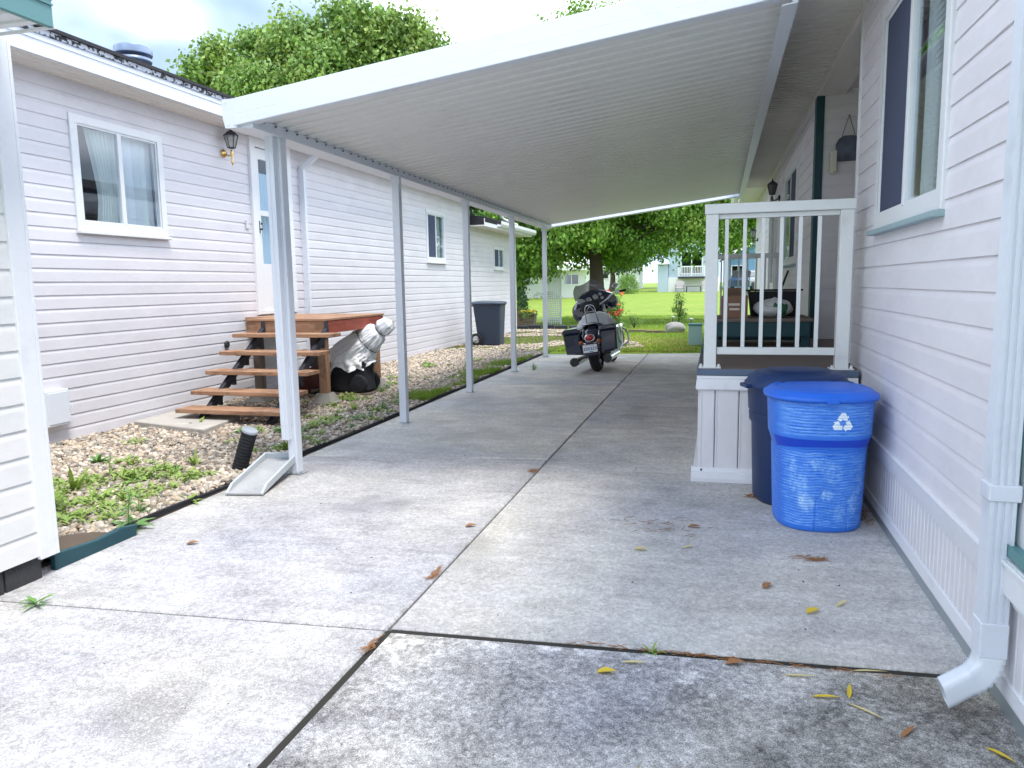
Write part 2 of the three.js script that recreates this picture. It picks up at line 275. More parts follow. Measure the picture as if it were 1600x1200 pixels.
// landscape edging between drive and gravel
{
  const e = thing('garden_edging', 'thin black plastic edging strip between driveway and gravel', 'edging', [-3.335, 0, -3.4]);
  part('edging_strip', [surf(60, 1, (u, v) => [Math.sin(u * 23) * 0.006 - 0.004, -0.03 + v * (0.05 + 0.012 * Math.sin(u * 41)), -u * 11.2]), surf(60, 1, (u, v) => [Math.sin(u * 23) * 0.006 + 0.006, -0.03 + v * (0.05 + 0.012 * Math.sin(u * 41)), -u * 11.2])], M.blackMatt, e);
  part('edging_bead', tube([...Array(24)].map((_, i) => [Math.sin(i / 23 * 23) * 0.006, 0.022 + 0.01 * Math.sin(i / 23 * 41), -i / 23 * 11.2]), 0.009, 90, 6), M.blackMatt, e);
  solo('edging_board', prism([[-2.93, -0.01], [-2.93, 0.085], [-3.2, 0.065], [-3.34, 0.072], [-3.36, 0.08], [-3.5, 0.06], [-3.48, -0.01]], 'x', -3.24, -3.205, [], 0.004), M.teal, 'short dark teal board on edge beside the white shed corner', 'board');
  solo('soil_mound', surf(14, 10, (u, v) => { const x = -3.24 - 0.45 * u, z = -2.95 - 0.55 * v; return [x, 0.10 * Math.sin(Math.min(1, u * 1.0 + 0.25) * Math.PI) * (1 - v * v) + 0.02 * fbm(x * 9, z * 9, 2) - 0.005, z]; }), M.soil, 'small bare brown earth mound behind the teal board', 'soil');
}

// ---------------------------------------------------------------- siding and windows
// Dutch-lap courses on a wall x = X facing s (+1: +x, -1: -x), split at openings and panel laps
function profile(e, y, a, b, depth = 0.011) { // clipped to [a,b] of the course
  const f = t => t < 0.70 * e ? lerp(depth, depth * 0.86, t / (0.70 * e)) : lerp(depth * 0.86, 0.002, (t - 0.70 * e) / (0.30 * e));
  const ts = [a, ...[0.006, 0.70 * e, 0.76 * e].filter(t => t > a && t < b), b];
  return [[-0.004, y + a], ...ts.map(t => [f(t) - (t === 0.70 * e ? 0.0005 : 0), y + t]), [-0.004, y + b]];
}
function courses(parent, mats, { axis = 'z', at, s, lo, hi, y0, y1, e, open = [], seed = 1, lap = 5.2 }) {
  const R = mulberry(seed); let k = 0;
  for (let y = y0; y < y1 - 0.01; y += e, k++) {
    const top = Math.min(e, y1 - y), off = R() * lap;
    const cuts = [lo]; for (let q = lo - off; q < hi; q += lap) if (q > lo + 0.4 && q < hi - 0.4) cuts.push(q); cuts.push(hi);
    for (let c = 0; c < cuts.length - 1; c++) {
      const edges = new Set([cuts[c], cuts[c + 1]]);
      for (const o of open) if (o[3] > y && o[2] < y + top) for (const q of [o[0], o[1]]) if (q > cuts[c] && q < cuts[c + 1]) edges.add(q);
      const E = [...edges].sort((p, q) => p - q);
      for (let i = 0; i < E.length - 1; i++) {
        const mid = (E[i] + E[i + 1]) / 2; let spans = [[0, top]];
        for (const o of open) if (mid > o[0] && mid < o[1]) spans = spans.flatMap(([p, q]) => { const a = o[2] - y, b = o[3] - y, r = []; if (a > p) r.push([p, Math.min(q, a)]); if (b < q) r.push([Math.max(p, b), q]); return r.filter(w => w[1] - w[0] > 0.003); });
        for (const [a, b] of spans) {
          const pf = profile(e, y, a, b, 0.011 + (c % 2) * 0.0012).map(([o, v]) => [at + s * o, v]);
          part('siding_course', prism(pf, axis, E[i], E[i + 1]), mats[(k + c) % mats.length], parent);
        }
      }
    }
  }
}
// sliding window: X wall plane, s facing
function windowUnit(parent, { X, s, z0, z1, y0, y1, split = 0.5, left, right, cas = 0.075, sill = true, tealEdge = false }) {
  const w = sub('window', parent), o = d => X + s * d, zm = lerp(z0, z1, split);
  const hole = rect(z0 + cas, z1 - cas, y0 + cas, y1 - cas);
  part('frame', prism(rect(z0, z1, y0, y1), 'x', o(-0.03), o(0.027), [hole], 0.005), M.frame, w);
  part('inner_frame', prism(rect(z0 + cas, z1 - cas, y0 + cas, y1 - cas), 'x', o(-0.03), o(0.014), [rect(z0 + cas + 0.022, z1 - cas - 0.022, y0 + cas + 0.022, y1 - cas - 0.022)], 0.003), M.frame, w);
  part('mullion', bx(o(-0.03), o(0.019), y0 + cas + 0.01, y1 - cas - 0.01, zm - 0.026, zm + 0.026, 0.004), M.frame, w);
  for (const [a, b, d] of [[z0 + cas + 0.018, zm - 0.024, 0.008], [zm + 0.024, z1 - cas - 0.018, 0.002]]) part('pane', bx(o(d), o(d - 0.005), y0 + cas + 0.018, y1 - cas - 0.018, a, b), M.glass, w);
  if (sill) part('sill', bx(o(0.002), o(0.062), y0 - 0.032, y0 - 0.002, z0 - 0.012, z1 + 0.012, 0.005), tealEdge ? M.sillTeal : M.frame, w);
  const H = [y0 + cas - 0.01, y1 - cas + 0.01];
  const fill = (kind, a, b) => {
    const n0 = Math.min(a, b), n1 = Math.max(a, b);
    if (kind === 'screen') part('insect_screen', bx(o(0.0105), o(0.012), H[0] + 0.02, H[1] - 0.02, n0 + 0.01, n1 - 0.02), M.screenMesh, w);
    if (kind === 'vertical') { const n = Math.round((n1 - n0) / 0.085); for (let i = 0; i < n; i++) { const z = n0 + (i + 0.5) * (n1 - n0) / n, t = 0.9 - (i % 3) * 0.16; const g = bx(-0.043, 0.043, H[0], H[1], -0.0008, 0.0008); g.rotateY(t + 0.5).translate(o(-0.09), 0, z); part('blind_slat', g, i % 4 === 1 ? M.curtain : M.blind, w); } }
    if (kind === 'horizontal') for (let y = H[0]; y < H[1]; y += 0.028) part('blind_slat', bx(-0.012, 0.012, -0.001, 0.001, n0, n1).rotateZ(-s * 0.75).translate(o(-0.05), y, 0), M.blind, w);
    if (kind === 'curtain') part('curtain', surf(80, 1, (u, v) => [o(-0.08 - 0.022 * Math.sin(u * 60) - 0.01 * Math.sin(u * 23)), lerp(H[0], H[1], v), lerp(n0, n1, u)]), M.curtain, w);
    if (kind === 'drape') part('curtain', surf(60, 8, (u, v) => { const k = 0.35 + 0.65 * Math.pow(Math.abs(v - 0.3), 1.2); return [o(-0.08 - 0.025 * Math.sin(u * 40)), lerp(H[0], H[1], v), lerp(n0, n0 + (n1 - n0) * 0.55 * k + 0.1, u)]; }), M.curtain, w);
    if (kind === 'halfcurtain') { part('curtain', surf(60, 1, (u, v) => [o(-0.07 - 0.02 * Math.sin(u * 34)), lerp(H[0], H[1], v), lerp(n0, lerp(n0, n1, 0.62), u)]), M.curtain, w); for (let y = H[0]; y < H[1]; y += 0.03) part('blind_slat', bx(-0.013, 0.013, -0.001, 0.001, lerp(n0, n1, 0.45), n1).rotateZ(-s * 0.7).translate(o(-0.03), y, 0), M.blind, w); }
  };
  for (const k of [].concat(left || [])) fill(k, z0 + cas, zm); for (const k of [].concat(right || [])) fill(k, zm, z1 - cas);
  return w;
}
function downspout(parent, { x, z, y0, y1, w = 0.075, d = 0.06, ax = 'z', elbow }) { // corrugated rectangular pipe
  const pts = [[-w / 2, d / 2]]; for (const t of [0.18, 0.46, 0.74]) pts.push([w * (t - 0.5), d / 2], [w * (t - 0.48), d / 2 - 0.005], [w * (t - 0.40), d / 2 - 0.005], [w * (t - 0.38), d / 2]); pts.push([w / 2, d / 2], [w / 2, -d / 2], [-w / 2, -d / 2]);
  return part('downspout', prism(pts.map(([a, b]) => ax === 'z' ? [x + a, z + b] : [x + b * (ax === '-x' ? -1 : 1), z + a]), 'y', y0, y1), M.alu, parent);
}
function lantern(name, label, cat, pos, s, body, glassC, group) { // coach lantern on a wall bracket, s = facing
  const t = thing(name, label, cat, pos, 0, group);
  part('back_plate', lathe([[0, 0], [0.045, 0.004], [0.05, 0.012], [0.03, 0.03], [0, 0.034]], 20).rotateZ(-s * Math.PI / 2), body, t);
  part('arm', tube([[s * 0.02, 0, 0], [s * 0.07, -0.03, 0], [s * 0.12, -0.02, 0], [s * 0.12, 0.04, 0]], 0.010, 18, 8), body, t);
  part('finial', lathe([[0, -0.15], [0.010, -0.135], [0.016, -0.11], [0.008, -0.09], [0.012, -0.03], [0.02, 0.0], [0.012, 0.03], [0, 0.04]], 14, s * 0.12, 0, 0), body, t);
  const cage = part('cage', [lathe([[0.035, 0.05], [0.05, 0.055], [0.05, 0.06], [0.036, 0.062]], 6, s * 0.12, 0, 0), lathe([[0.085, 0.2], [0.09, 0.205], [0.05, 0.245], [0.02, 0.26], [0.012, 0.28], [0.004, 0.3], [0, 0.3]], 6, s * 0.12, 0, 0), ...[0, 1, 2, 3, 4, 5].map(i => { const a = (i) * Math.PI / 3; return cyl([s * 0.12 + 0.045 * Math.sin(a), 0.055, 0.045 * Math.cos(a)], [s * 0.12 + 0.083 * Math.sin(a), 0.205, 0.083 * Math.cos(a)], 0.004, 0.004, 6); })], M.steelDark, t);
  part('glass', lathe([[0.042, 0.058], [0.078, 0.2]], 6, s * 0.12, 0, 0), glassC, t);
  return t;
}
M.sillTeal = mat([0.30, 0.42, 0.45], 0.5);
M.lanternGlass = phys([0.75, 0.76, 0.74], 0.35, { transmission: 0.75, thickness: 0 });

// ---------------------------------------------------------------- neighbour's house on the left (wall x = -5.8 facing +x)
{
  const h = thing('mobile_home', 'long lavender-white vinyl-sided house beside the gravel bed', 'house', [0, 0, 0]);
  const X = -5.82, e = 0.123, wins = [[-7.12, -5.9, 1.975, 3.045], [-15.93, -14.83, 1.90, 2.97]], door = [-9.66, -8.70, 1.06, 3.33];
  const W3 = [-20.72, -19.72, 1.82, 2.42];
  const holes = [...wins, door].map(([a, b, c, d]) => rect(a + 0.05, b - 0.05, c + 0.05, d - 0.05));
  part('wall', prism(rect(-17.5, -1.2, -0.04, 3.40), 'x', X - 0.12, X, holes), M.skirt, h);
  part('rear_wall', bx(-10.1, -10.0, 0, 3.4, -17.5, -1.2), M.skirt, h);
  part('end_wall', bx(-10, X - 0.12, 0, 3.4, -17.5, -17.4), M.skirt, h); part('end_wall', bx(-10, X - 0.12, 0, 3.4, -1.3, -1.2), M.skirt, h);
  part('floor', bx(-10, X - 0.12, 0.85, 0.95, -17.4, -1.3), M.room, h);
  part('inner_partition', bx(-7.6, -7.5, 0.95, 3.4, -17.4, -1.3), M.room, h);
  courses(h, M.sidingL, { at: X, s: 1, lo: -17.5, hi: -1.2, y0: 0.017, y1: 3.33, e, open: [...wins, door], seed: 3 });
  windowUnit(h, { X, s: 1, z0: -7.12, z1: -5.9, y0: 1.975, y1: 3.045, left: ['vertical'], right: ['drape', 'curtain'].slice(0, 1) });
  windowUnit(h, { X, s: 1, z0: -15.93, z1: -14.83, y0: 1.90, y1: 2.97, left: 'curtain', right: 'screen' });
  part('corner_trim', [bx(X, X + 0.03, -0.02, 3.33, -17.5, -17.42, 0.004)], M.trim, h);
  // soffit, fascia, gutter edge, roof
  part('soffit', bx(X + 0.0, -5.42, 3.335, 3.355, -17.6, -1.1), M.soffit, h);
  for (let i = 0; i < 3; i++) part('soffit_rib', bx(X + 0.08 + i * 0.12, X + 0.09 + i * 0.12, 3.328, 3.336, -17.6, -1.1), M.soffit, h);
  part('fascia', [bx(-5.43, -5.405, 3.33, 3.52, -17.65, -1.05, 0.003), bx(-5.407, -5.395, 3.45, 3.475, -17.65, -1.05, 0.003)], M.alu, h);
  { // weathered drip edge with flaked paint
    const m = mat([1, 1, 1], 0.7, { map: tex(1024, 64, (u, v) => { const k = sstep(0.52, 0.6, fbm(u * 160, v * 5, 61, 3)); return [0, 1, 2].map(q => lerp([0.74, 0.76, 0.80][q], [0.16, 0.16, 0.18][q], k)); }) });
    const g = bx(-5.405, -5.385, 3.50, 3.545, -17.65, -1.05); const p = g.attributes.position, uv = g.attributes.uv; for (let i = 0; i < p.count; i++) uv.setXY(i, p.getZ(i) / 4, p.getY(i) * 8); part('drip_edge', g, m, h);
  }
  part('roof', prism([[-5.36, 3.545], [-5.36, 3.575], [-7.95, 4.12], [-10.5, 3.575], [-10.5, 3.40], [-5.43, 3.40], [-5.43, 3.545]], 'z', -17.7, -1.0), M.roof, h);
  const vent = part('roof_vent', [lathe([[0.11, 0], [0.11, 0.22], [0.09, 0.22]], 28, -6.5, 3.7, -7.62), lathe([[0, 0.235], [0.20, 0.235], [0.205, 0.245], [0.205, 0.315], [0.19, 0.33], [0, 0.335]], 28, -6.5, 3.83, -7.62), lathe([[0.10, 0.14], [0.19, 0.16], [0.195, 0.175], [0.195, 0.2], [0.1, 0.21]], 28, -6.5, 3.83, -7.62)], mat([0.24, 0.30, 0.42], 0.4, { metalness: 0.5 }), h);
  // storm door
  const d = sub('door', h), dz0 = door[0], dz1 = door[1];
  part('casing', prism(rect(dz0, dz1, 1.06, 3.33), 'x', X - 0.04, X + 0.05, [rect(dz0 + 0.1, dz1 - 0.1, 1.09, 3.22)], 0.006), M.frame, d);
  part('leaf', prism(rect(dz0 + 0.105, dz1 - 0.105, 1.095, 3.215), 'x', X - 0.02, X + 0.02, [rect(dz0 + 0.22, dz1 - 0.2, 1.72, 3.08)], 0.005), M.frame, d);
  part('pane', bx(X - 0.004, X + 0.004, 1.70, 3.10, dz0 + 0.2, dz1 - 0.18), M.glass, d);
  part('crossbar', bx(X - 0.015, X + 0.016, 2.35, 2.42, dz0 + 0.21, dz1 - 0.19, 0.004), M.frame, d);
  part('door_curtain', surf(40, 1, (u, v) => [X - 0.08 - 0.012 * Math.sin(u * 40), lerp(1.70, 2.92, v), lerp(dz0 + 0.2, dz1 - 0.26, u)]), mat([0.52, 0.66, 0.74], 0.9), d);
  part('handle', [bx(X + 0.02, X + 0.03, 2.12, 2.28, dz1 - 0.165, dz1 - 0.135, 0.003), cyl([X + 0.03, 2.17, dz1 - 0.15], [X + 0.07, 2.17, dz1 - 0.15], 0.012), ball(X + 0.06, 2.24, dz1 - 0.15, 0.014)], M.steelDark, d);
  part('meter_box', [bx(X, X + 0.09, 0.195, 0.52, -5.56, -5.30, 0.008), bx(X + 0.088, X + 0.096, 0.215, 0.5, -5.54, -5.32, 0.004), bx(X + 0.09, X + 0.11, 0.34, 0.37, -5.57, -5.555)], M.alu, h);
  part('dryer_vent', lathe([[0, 0], [0.04, 0], [0.044, 0.02], [0.03, 0.03], [0, 0.022]], 20).rotateZ(-Math.PI / 2).translate(X + 0.014, 0.727, -8.01), M.steelDark, h);
  part('outlet_cover', bx(X + 0.012, X + 0.032, 2.16, 2.27, -8.62, -8.56, 0.004), M.sidingL[1], h);
  // downspout by the door
  downspout(h, { x: -5.765, z: -9.93, y0: 0.25, y1: 3.10, w: 0.085, d: 0.06 });
  part('downspout_elbow', [barBetween([-5.765, 3.08, -9.93], [-5.52, 3.28, -9.98], 0.085, 0.06), barBetween([-5.53, 3.27, -9.98], [-5.47, 3.42, -9.98], 0.085, 0.06)], M.alu, h);
  // lower extension at the far end
  const ex = thing('house_extension', 'lower lavender-white annex with white gutter at the house end', 'house', [0, 0, 0]);
  part('wall', prism(rect(-21.95, -17.5, -0.04, 2.86), 'x', X - 0.12, X - 0.002, [rect(W3[0] + 0.05, W3[1] - 0.05, W3[2] + 0.05, W3[3] - 0.05)]), M.skirt, ex);
  part('rear_wall', [bx(-9.0, -8.9, 0, 2.86, -21.95, -17.52), bx(-8.9, X - 0.12, 0, 2.86, -21.95, -21.85)], M.skirt, ex);
  courses(ex, M.sidingL, { at: X, s: 1, lo: -21.95, hi: -17.5, y0: 0.017, y1: 2.80, e, open: [W3], seed: 6 });
  windowUnit(ex, { X, s: 1, z0: W3[0], z1: W3[1], y0: W3[2], y1: W3[3], left: 'curtain', right: 'screen', cas: 0.05 });
  part('corner_trim', bx(X - 0.05, X + 0.032, -0.02, 2.80, -22.0, -21.94, 0.004), M.trim, ex);
  part('soffit', bx(X, -5.38, 2.80, 2.825, -22.3, -17.51), M.soffit, ex);
  part('fascia', bx(-5.38, -5.36, 2.795, 2.98, -22.3, -17.51, 0.003), M.trim, ex);
  part('gutter', prism([[-5.358, 2.98], [-5.358, 2.85], [-5.27, 2.85], [-5.235, 2.91], [-5.235, 2.985], [-5.243, 2.985], [-5.25, 2.915], [-5.275, 2.862], [-5.35, 2.862], [-5.35, 2.98]], 'z', -22.35, -18.55), M.trim, ex);
  part('roof', prism([[-5.32, 2.985], [-5.32, 3.01], [-9.1, 3.45], [-9.1, 2.83], [-5.385, 2.83]], 'z', -22.35, -17.52), M.roof, ex);
  part('roof_pipe', tube([[-5.5, 3.75, -18.9], [-5.42, 3.55, -18.95], [-5.42, 3.3, -19.05], [-5.4, 3.12, -19.2], [-5.32, 3.05, -19.6], [-5.27, 3.0, -20.2]], 0.035, 40, 10), M.trim, ex);
  lantern('wall_lantern', 'brass coach lantern on the lavender siding beside the white door', 'lantern', [X + 0.018, 3.03, -8.19], 1, M.brass, M.lanternGlass);
}
// ---------------------------------------------------------------- white shed at the near left
{
  const h = thing('shed', 'white vinyl-sided shed corner with teal eave on dark concrete blocks', 'shed', [0, 0, 0]);
  const X = -3.185;
  part('wall', [bx(X - 0.1, X, 0.115, 2.56, -2.9, 1.2), bx(-5.3, X - 0.1, 0.115, 2.56, -2.9, -2.8), bx(-5.3, -5.2, 0.115, 2.56, -2.8, 1.2), bx(-5.2, X - 0.1, 0.115, 2.56, 1.1, 1.2)], M.skirt, h);
  courses(h, M.sidingShed, { at: X, s: 1, lo: -2.815, hi: 1.2, y0: 0.118, y1: 2.55, e: 0.1265, seed: 9, lap: 3.7 });
  part('corner_post', [bx(X - 0.004, X + 0.022, 0.10, 2.55, -2.905, -2.815, 0.004), bx(X - 0.09, X + 0.022, 0.10, 2.55, -2.925, -2.905, 0.004)], M.trim, h);
  part('soffit', bx(X - 0.1, -2.81, 2.555, 2.575, -2.80, 1.3), M.trim, h);
  for (let i = 0; i < 9; i++) part('soffit_rib', bx(X + 0.02, -2.82, 2.545, 2.556, -2.85 + i * 0.1, -2.835 + i * 0.1), M.trim, h);
  part('fascia', [bx(-2.81, -2.785, 2.53, 2.69, -2.80, 1.3, 0.003), bx(-2.786, -2.778, 2.62, 2.627, -2.80, 1.3)], M.tealPale, h);
  part('roof', prism([[-2.76, 2.69], [-2.76, 2.72], [-4.2, 3.1], [-5.6, 2.72], [-5.6, 2.6], [-2.83, 2.6]], 'z', -2.81, 1.35), M.roof, h);
  const bm = mat([0.16, 0.17, 0.185], 0.95, { map: tex(256, 256, (u, v, i, j) => { const k = 0.30 + 0.5 * tileFbm(u, v, 8, 5, 4) + 0.1 * hash2(i, j, 7); return k + 0.45 * sstep(0.62, 0.8, tileFbm(u, v, 11, 15, 4)); }), bumpMap: slabBump, bumpScale: 0.004, metric: true });
  for (let i = 0; i < 8; i++) part('block', bx(X - 0.16, X - 0.008, -0.05, 0.112, i ? -3.028 + i * 0.395 : -2.84, -3.028 + i * 0.395 + 0.386, 0.006), bm, h);
}

// ---------------------------------------------------------------- house on the right (wall x = 0.94 facing -x)
{
  const h = thing('vinyl_house', 'white vinyl-sided house with skirting along the right of the driveway', 'house', [0, 0, 0]);
  const X = 0.945, e = 0.1275, Zc = -5.85, Zr = -8.25, Ze = -20.3;
  const w1 = [-5.10, -3.66, 1.69, 2.97], w2 = [-11.75, -10.0, 1.60, 2.88], d2 = [-14.6, -13.2, 0.84, 2.98], dn = [-2.72, -1.7, 0.5, 2.7];
  const hole = ([a, b, c, d]) => rect(a + 0.05, b - 0.05, c + 0.05, d - 0.05);
  part('wall', [prism(rect(Zc, 2.4, 0.36, 3.32), 'x', X, X + 0.12, [hole(w1), hole(dn)]), prism(rect(Ze, Zr - 0.1, 0.36, 3.32), 'x', X, X + 0.12, [hole(w2), hole(d2)])], M.skirt, h);
  part('end_wall', bx(X + 0.12, 5.4, 0.36, 3.32, Ze, Ze + 0.1), M.skirt, h); part('end_wall', bx(X + 0.12, 5.4, 0.36, 3.32, 2.3, 2.4), M.skirt, h); part('rear_wall', bx(5.4, 5.5, 0.36, 3.32, Ze, 2.4), M.skirt, h);
  part('floor', bx(X + 0.12, 5.4, 0.6, 0.78, Ze, 2.4), M.room, h);
  part('alcove_wall', [bx(X + 0.12, 2.3, 0.4, 3.32, Zc, Zc + 0.1), bx(X + 0.0, 2.3, 0.4, 3.32, Zr - 0.1, Zr), bx(2.2, 2.3, 0.4, 3.32, Zr, Zc)], M.skirt, h);
  part('inner_partition', bx(2.6, 2.7, 0.6, 3.3, Ze, 2.4), M.room, h);
  courses(h, M.sidingR, { at: X, s: -1, lo: Zc + 0.02, hi: 2.4, y0: 0.455, y1: 3.24, e, open: [w1, dn], seed: 13 });
  courses(h, M.sidingR, { at: X, s: -1, lo: Ze, hi: Zr - 0.1, y0: 0.455, y1: 3.24, e, open: [w2, d2], seed: 15 });
  // alcove return wall facing the street: courses along x
  for (let y = 0.80; y < 3.2; y += e) part('siding_course', prism(profile(e, y, 0, Math.min(e, 3.23 - y)).map(([o, v]) => [Zr + o, v]), 'x', X + 0.045, 2.2), M.sidingR[0], h);
  for (let y = 0.80; y < 3.2; y += e) part('siding_course', prism(profile(e, y, 0, Math.min(e, 3.23 - y)).map(([o, v]) => [2.2 - o, v]), 'z', Zr + 0.02, Zc), M.sidingR[1], h);
  part('alcove_header', bx(X - 0.012, X + 0.235, 3.185, 3.26, Zr, Zc, 0.003), M.soffit, h);
  part('alcove_ceiling', bx(X + 0.2, 2.2, 3.24, 3.28, Zr, Zc), M.soffit, h);
  part('corner_trim', [bx(X - 0.02, X + 0.035, 0.80, 3.19, Zc - 0.022, Zc + 0.022, 0.003)], M.trim, h);
  part('corner_post', [bx(X - 0.024, X + 0.05, 0.80, 3.186, Zr - 0.13, Zr + 0.022, 0.003)], M.teal, h);
  // soffit with cross ribs, eave fascia
  part('soffit', bx(0.46, X, 3.245, 3.265, Ze - 0.3, 2.4), M.soffit, h);
  for (let i = 0; i < 130; i++) part('soffit_rib', bx(0.47, X - 0.004, 3.236, 3.246, -3.2 - i * 0.1, -3.225 - i * 0.1), M.soffit, h);
  part('soffit_channel', bx(X - 0.03, X - 0.001, 3.215, 3.244, Ze, Zc * 0 + 2.4), M.soffit, h);
  part('fascia', bx(0.44, 0.462, 3.10, 3.40, Ze - 0.3, 2.4, 0.003), M.trim, h);
  part('gutter', prism([[0.44, 3.38], [0.44, 3.24], [0.35, 3.24], [0.315, 3.31], [0.315, 3.385], [0.323, 3.385], [0.33, 3.315], [0.355, 3.252], [0.432, 3.252], [0.432, 3.38]], 'z', Ze - 0.35, -15.0), M.trim, h);
  part('roof', prism([[0.40, 3.40], [0.40, 3.43], [3.2, 4.1], [6.0, 3.43], [6.0, 3.28], [X, 3.28], [0.462, 3.30]], 'z', Ze - 0.35, 2.5), M.roof, h);
  windowUnit(h, { X, s: -1, z0: w1[0], z1: w1[1], y0: w1[2], y1: w1[3], left: 'screen', right: 'halfcurtain', tealEdge: true, split: 0.48 });
  windowUnit(h, { X, s: -1, z0: w2[0], z1: w2[1], y0: w2[2], y1: w2[3], left: 'curtain', right: 'screen', tealEdge: true });
  { // glazed door onto the porch
    const d = sub('door', h);
    part('casing', prism(rect(d2[0], d2[1], d2[2], d2[3]), 'x', X + 0.03, X - 0.05, [rect(d2[0] + 0.09, d2[1] - 0.09, d2[2] + 0.02, d2[3] - 0.09)], 0.005), M.frame, d);
    part('leaf', prism(rect(d2[0] + 0.09, d2[1] - 0.09, d2[2] + 0.02, d2[3] - 0.09), 'x', X, X - 0.02, [rect(d2[0] + 0.24, d2[1] - 0.24, 1.35, 2.7)], 0.004), M.frame, d);
    part('pane', bx(X - 0.012, X - 0.008, 1.33, 2.72, d2[0] + 0.23, d2[1] - 0.23), M.glass, d);
  }
  { // teal side door at the very edge
    const d = sub('door', h);
    part('casing', prism(rect(dn[0], dn[1], 0.52, 2.7), 'x', X + 0.02, X - 0.045, [rect(dn[0] + 0.085, dn[1] - 0.085, 0.56, 2.6)], 0.006), M.tealPale, d);
    part('leaf', bx(X - 0.012, X + 0.03, 0.56, 2.6, dn[0] + 0.085, dn[1] - 0.085), M.trim, d);
    part('threshold', [bx(X - 0.05, X - 0.001, 0.40, 0.515, dn[0] - 0.01, dn[1], 0.006), bx(X - 0.06, X - 0.05, 0.50, 0.515, dn[0] - 0.01, dn[1], 0.003)], M.frame, d);
  }
  // skirting: sloped starter band, vertical panels, bottom channel, flashing
  part('starter_band', prism([[X, 0.46], [X - 0.028, 0.455], [X - 0.018, 0.36], [X, 0.355]], 'z', Zc + 0.3, 2.4), M.trim, h);
  const sk = sub('skirting', h);
  for (let i = 0, z = -5.6; z < -1.0; z += 0.118, i++) part('panel', prism([[X + 0.03, z], [X + 0.0, z], [X - 0.004, z + 0.008], [X - 0.004, z + 0.05], [X + 0.001, z + 0.054], [X + 0.001, z + 0.060], [X - 0.004, z + 0.064], [X - 0.004, z + 0.110], [X + 0.004, z + 0.1175], [X + 0.03, z + 0.1175]], 'y', 0.03, 0.357), M.skirt, sk);
  part('bottom_channel', prism([[X, 0.10], [X - 0.012, 0.095], [X - 0.018, 0.055], [X - 0.018, 0.045], [X, 0.045]], 'z', -5.6, 2.4), M.trim, sk);
  part('flashing', prism([[X, 0.048], [X - 0.014, 0.044], [X - 0.022, -0.02], [X, -0.02]], 'z', -5.6, 2.4), M.galv, sk);
  part('far_skirt', bx(X - 0.002, X + 0.06, -0.02, 0.455, Ze, Zr), M.skirt, sk);
  // downspout with shoe
  downspout(h, { x: 0.88, z: -2.642, y0: 0.19, y1: 3.2, w: 0.075, d: 0.075, ax: 'z' });
  part('pipe_strap', bx(0.836, 0.93, 0.70, 0.755, -2.686, -2.598, 0.006), M.alu, h);
  const shoe = []; // ribbed elbow turning out over the drive
  { const path = []; for (let i = 0; i <= 14; i++) { const a = i / 14 * 72 * DEG; path.push([0.88 - 0.085 * (1 - Math.cos(a)), 0.185 - 0.085 * Math.sin(a) - (i > 0 ? 0.005 : 0), -2.642 + 0.04 * (1 - Math.cos(a)), a]); }
    const l = path[path.length - 1]; for (let k = 1; k <= 4; k++) path.push([l[0] - 0.022 * k, l[1] - 0.008 * k, l[2] + 0.012 * k, l[3]]);
    const ring = (p, q) => { const [x, y, z, a] = p, hw = 0.0385 + (q % 2 && q < 14 ? 0.004 : 0), hd = 0.0385 + (q % 2 && q < 14 ? 0.004 : 0), r = []; for (let i = 0; i <= 24; i++) { const t = i / 24 * Math.PI * 2, c = Math.cos(t), s = Math.sin(t), n = Math.pow(Math.pow(Math.abs(c), 8) + Math.pow(Math.abs(s), 8), -1 / 8); const u = c * n * hd, w = s * n * hw; r.push([x + Math.cos(a) * u, y - Math.sin(a) * u, z + w]); } return r; };
    const rings = path.map(ring);
    part('downspout_shoe', surf(24, rings.length - 1, (u, v) => rings[Math.round(v * (rings.length - 1))][Math.round(u * 24)], true), mat([0.76, 0.81, 0.86], 0.36, { side: THREE.DoubleSide }), h);
    part('shoe_collar', bx(0.838, 0.922, 0.18, 0.30, -2.684, -2.600, 0.006), M.alu, h); }
  lantern('porch_lantern', 'black porch lantern above the railing between far window and porch door', 'lantern', [X - 0.018, 2.66, -12.6], -1, M.steelDark, phys([0.1, 0.1, 0.1], 0.4, {}));
  lantern('porch_lantern', 'black lantern with clear glass on the sunlit far end of house', 'lantern', [X - 0.018, 2.35, -18.9], -1, M.steelDark, M.lanternGlass);
  // things hung on the alcove wall
  const pl = thing('slate_plaque', 'blue-grey slate plaque hanging from a wire in the alcove', 'plaque', [1.22, 2.55, Zr + 0.03]);
  part('slate', prism([[-0.11, 0], [0.11, 0], [0.115, 0.16], [0.085, 0.22], [0.04, 0.24], [-0.04, 0.24], [-0.09, 0.21], [-0.115, 0.16]], 'z', 0, 0.018, [], 0.003), mat([0.16, 0.19, 0.26], 0.9, { map: tex(256, 256, (u, v) => 0.55 + 0.6 * tileFbm(u, v, 9, 3, 5)), metric: true }), pl);
  part('wire', [cyl([-0.07, 0.2, 0.012], [0.0, 0.44, 0.0], 0.003, 0.003, 6), cyl([0.07, 0.2, 0.012], [0.0, 0.44, 0.0], 0.003, 0.003, 6)], M.steelDark, pl);
  const ch = thing('door_chime', 'small cream vertical chime box on the alcove wall', 'chime', [1.09, 2.43, Zr + 0.015]);
  part('housing', bx(-0.03, 0.03, 0, 0.225, 0, 0.05, 0.008), mat([0.72, 0.72, 0.60], 0.5), ch);
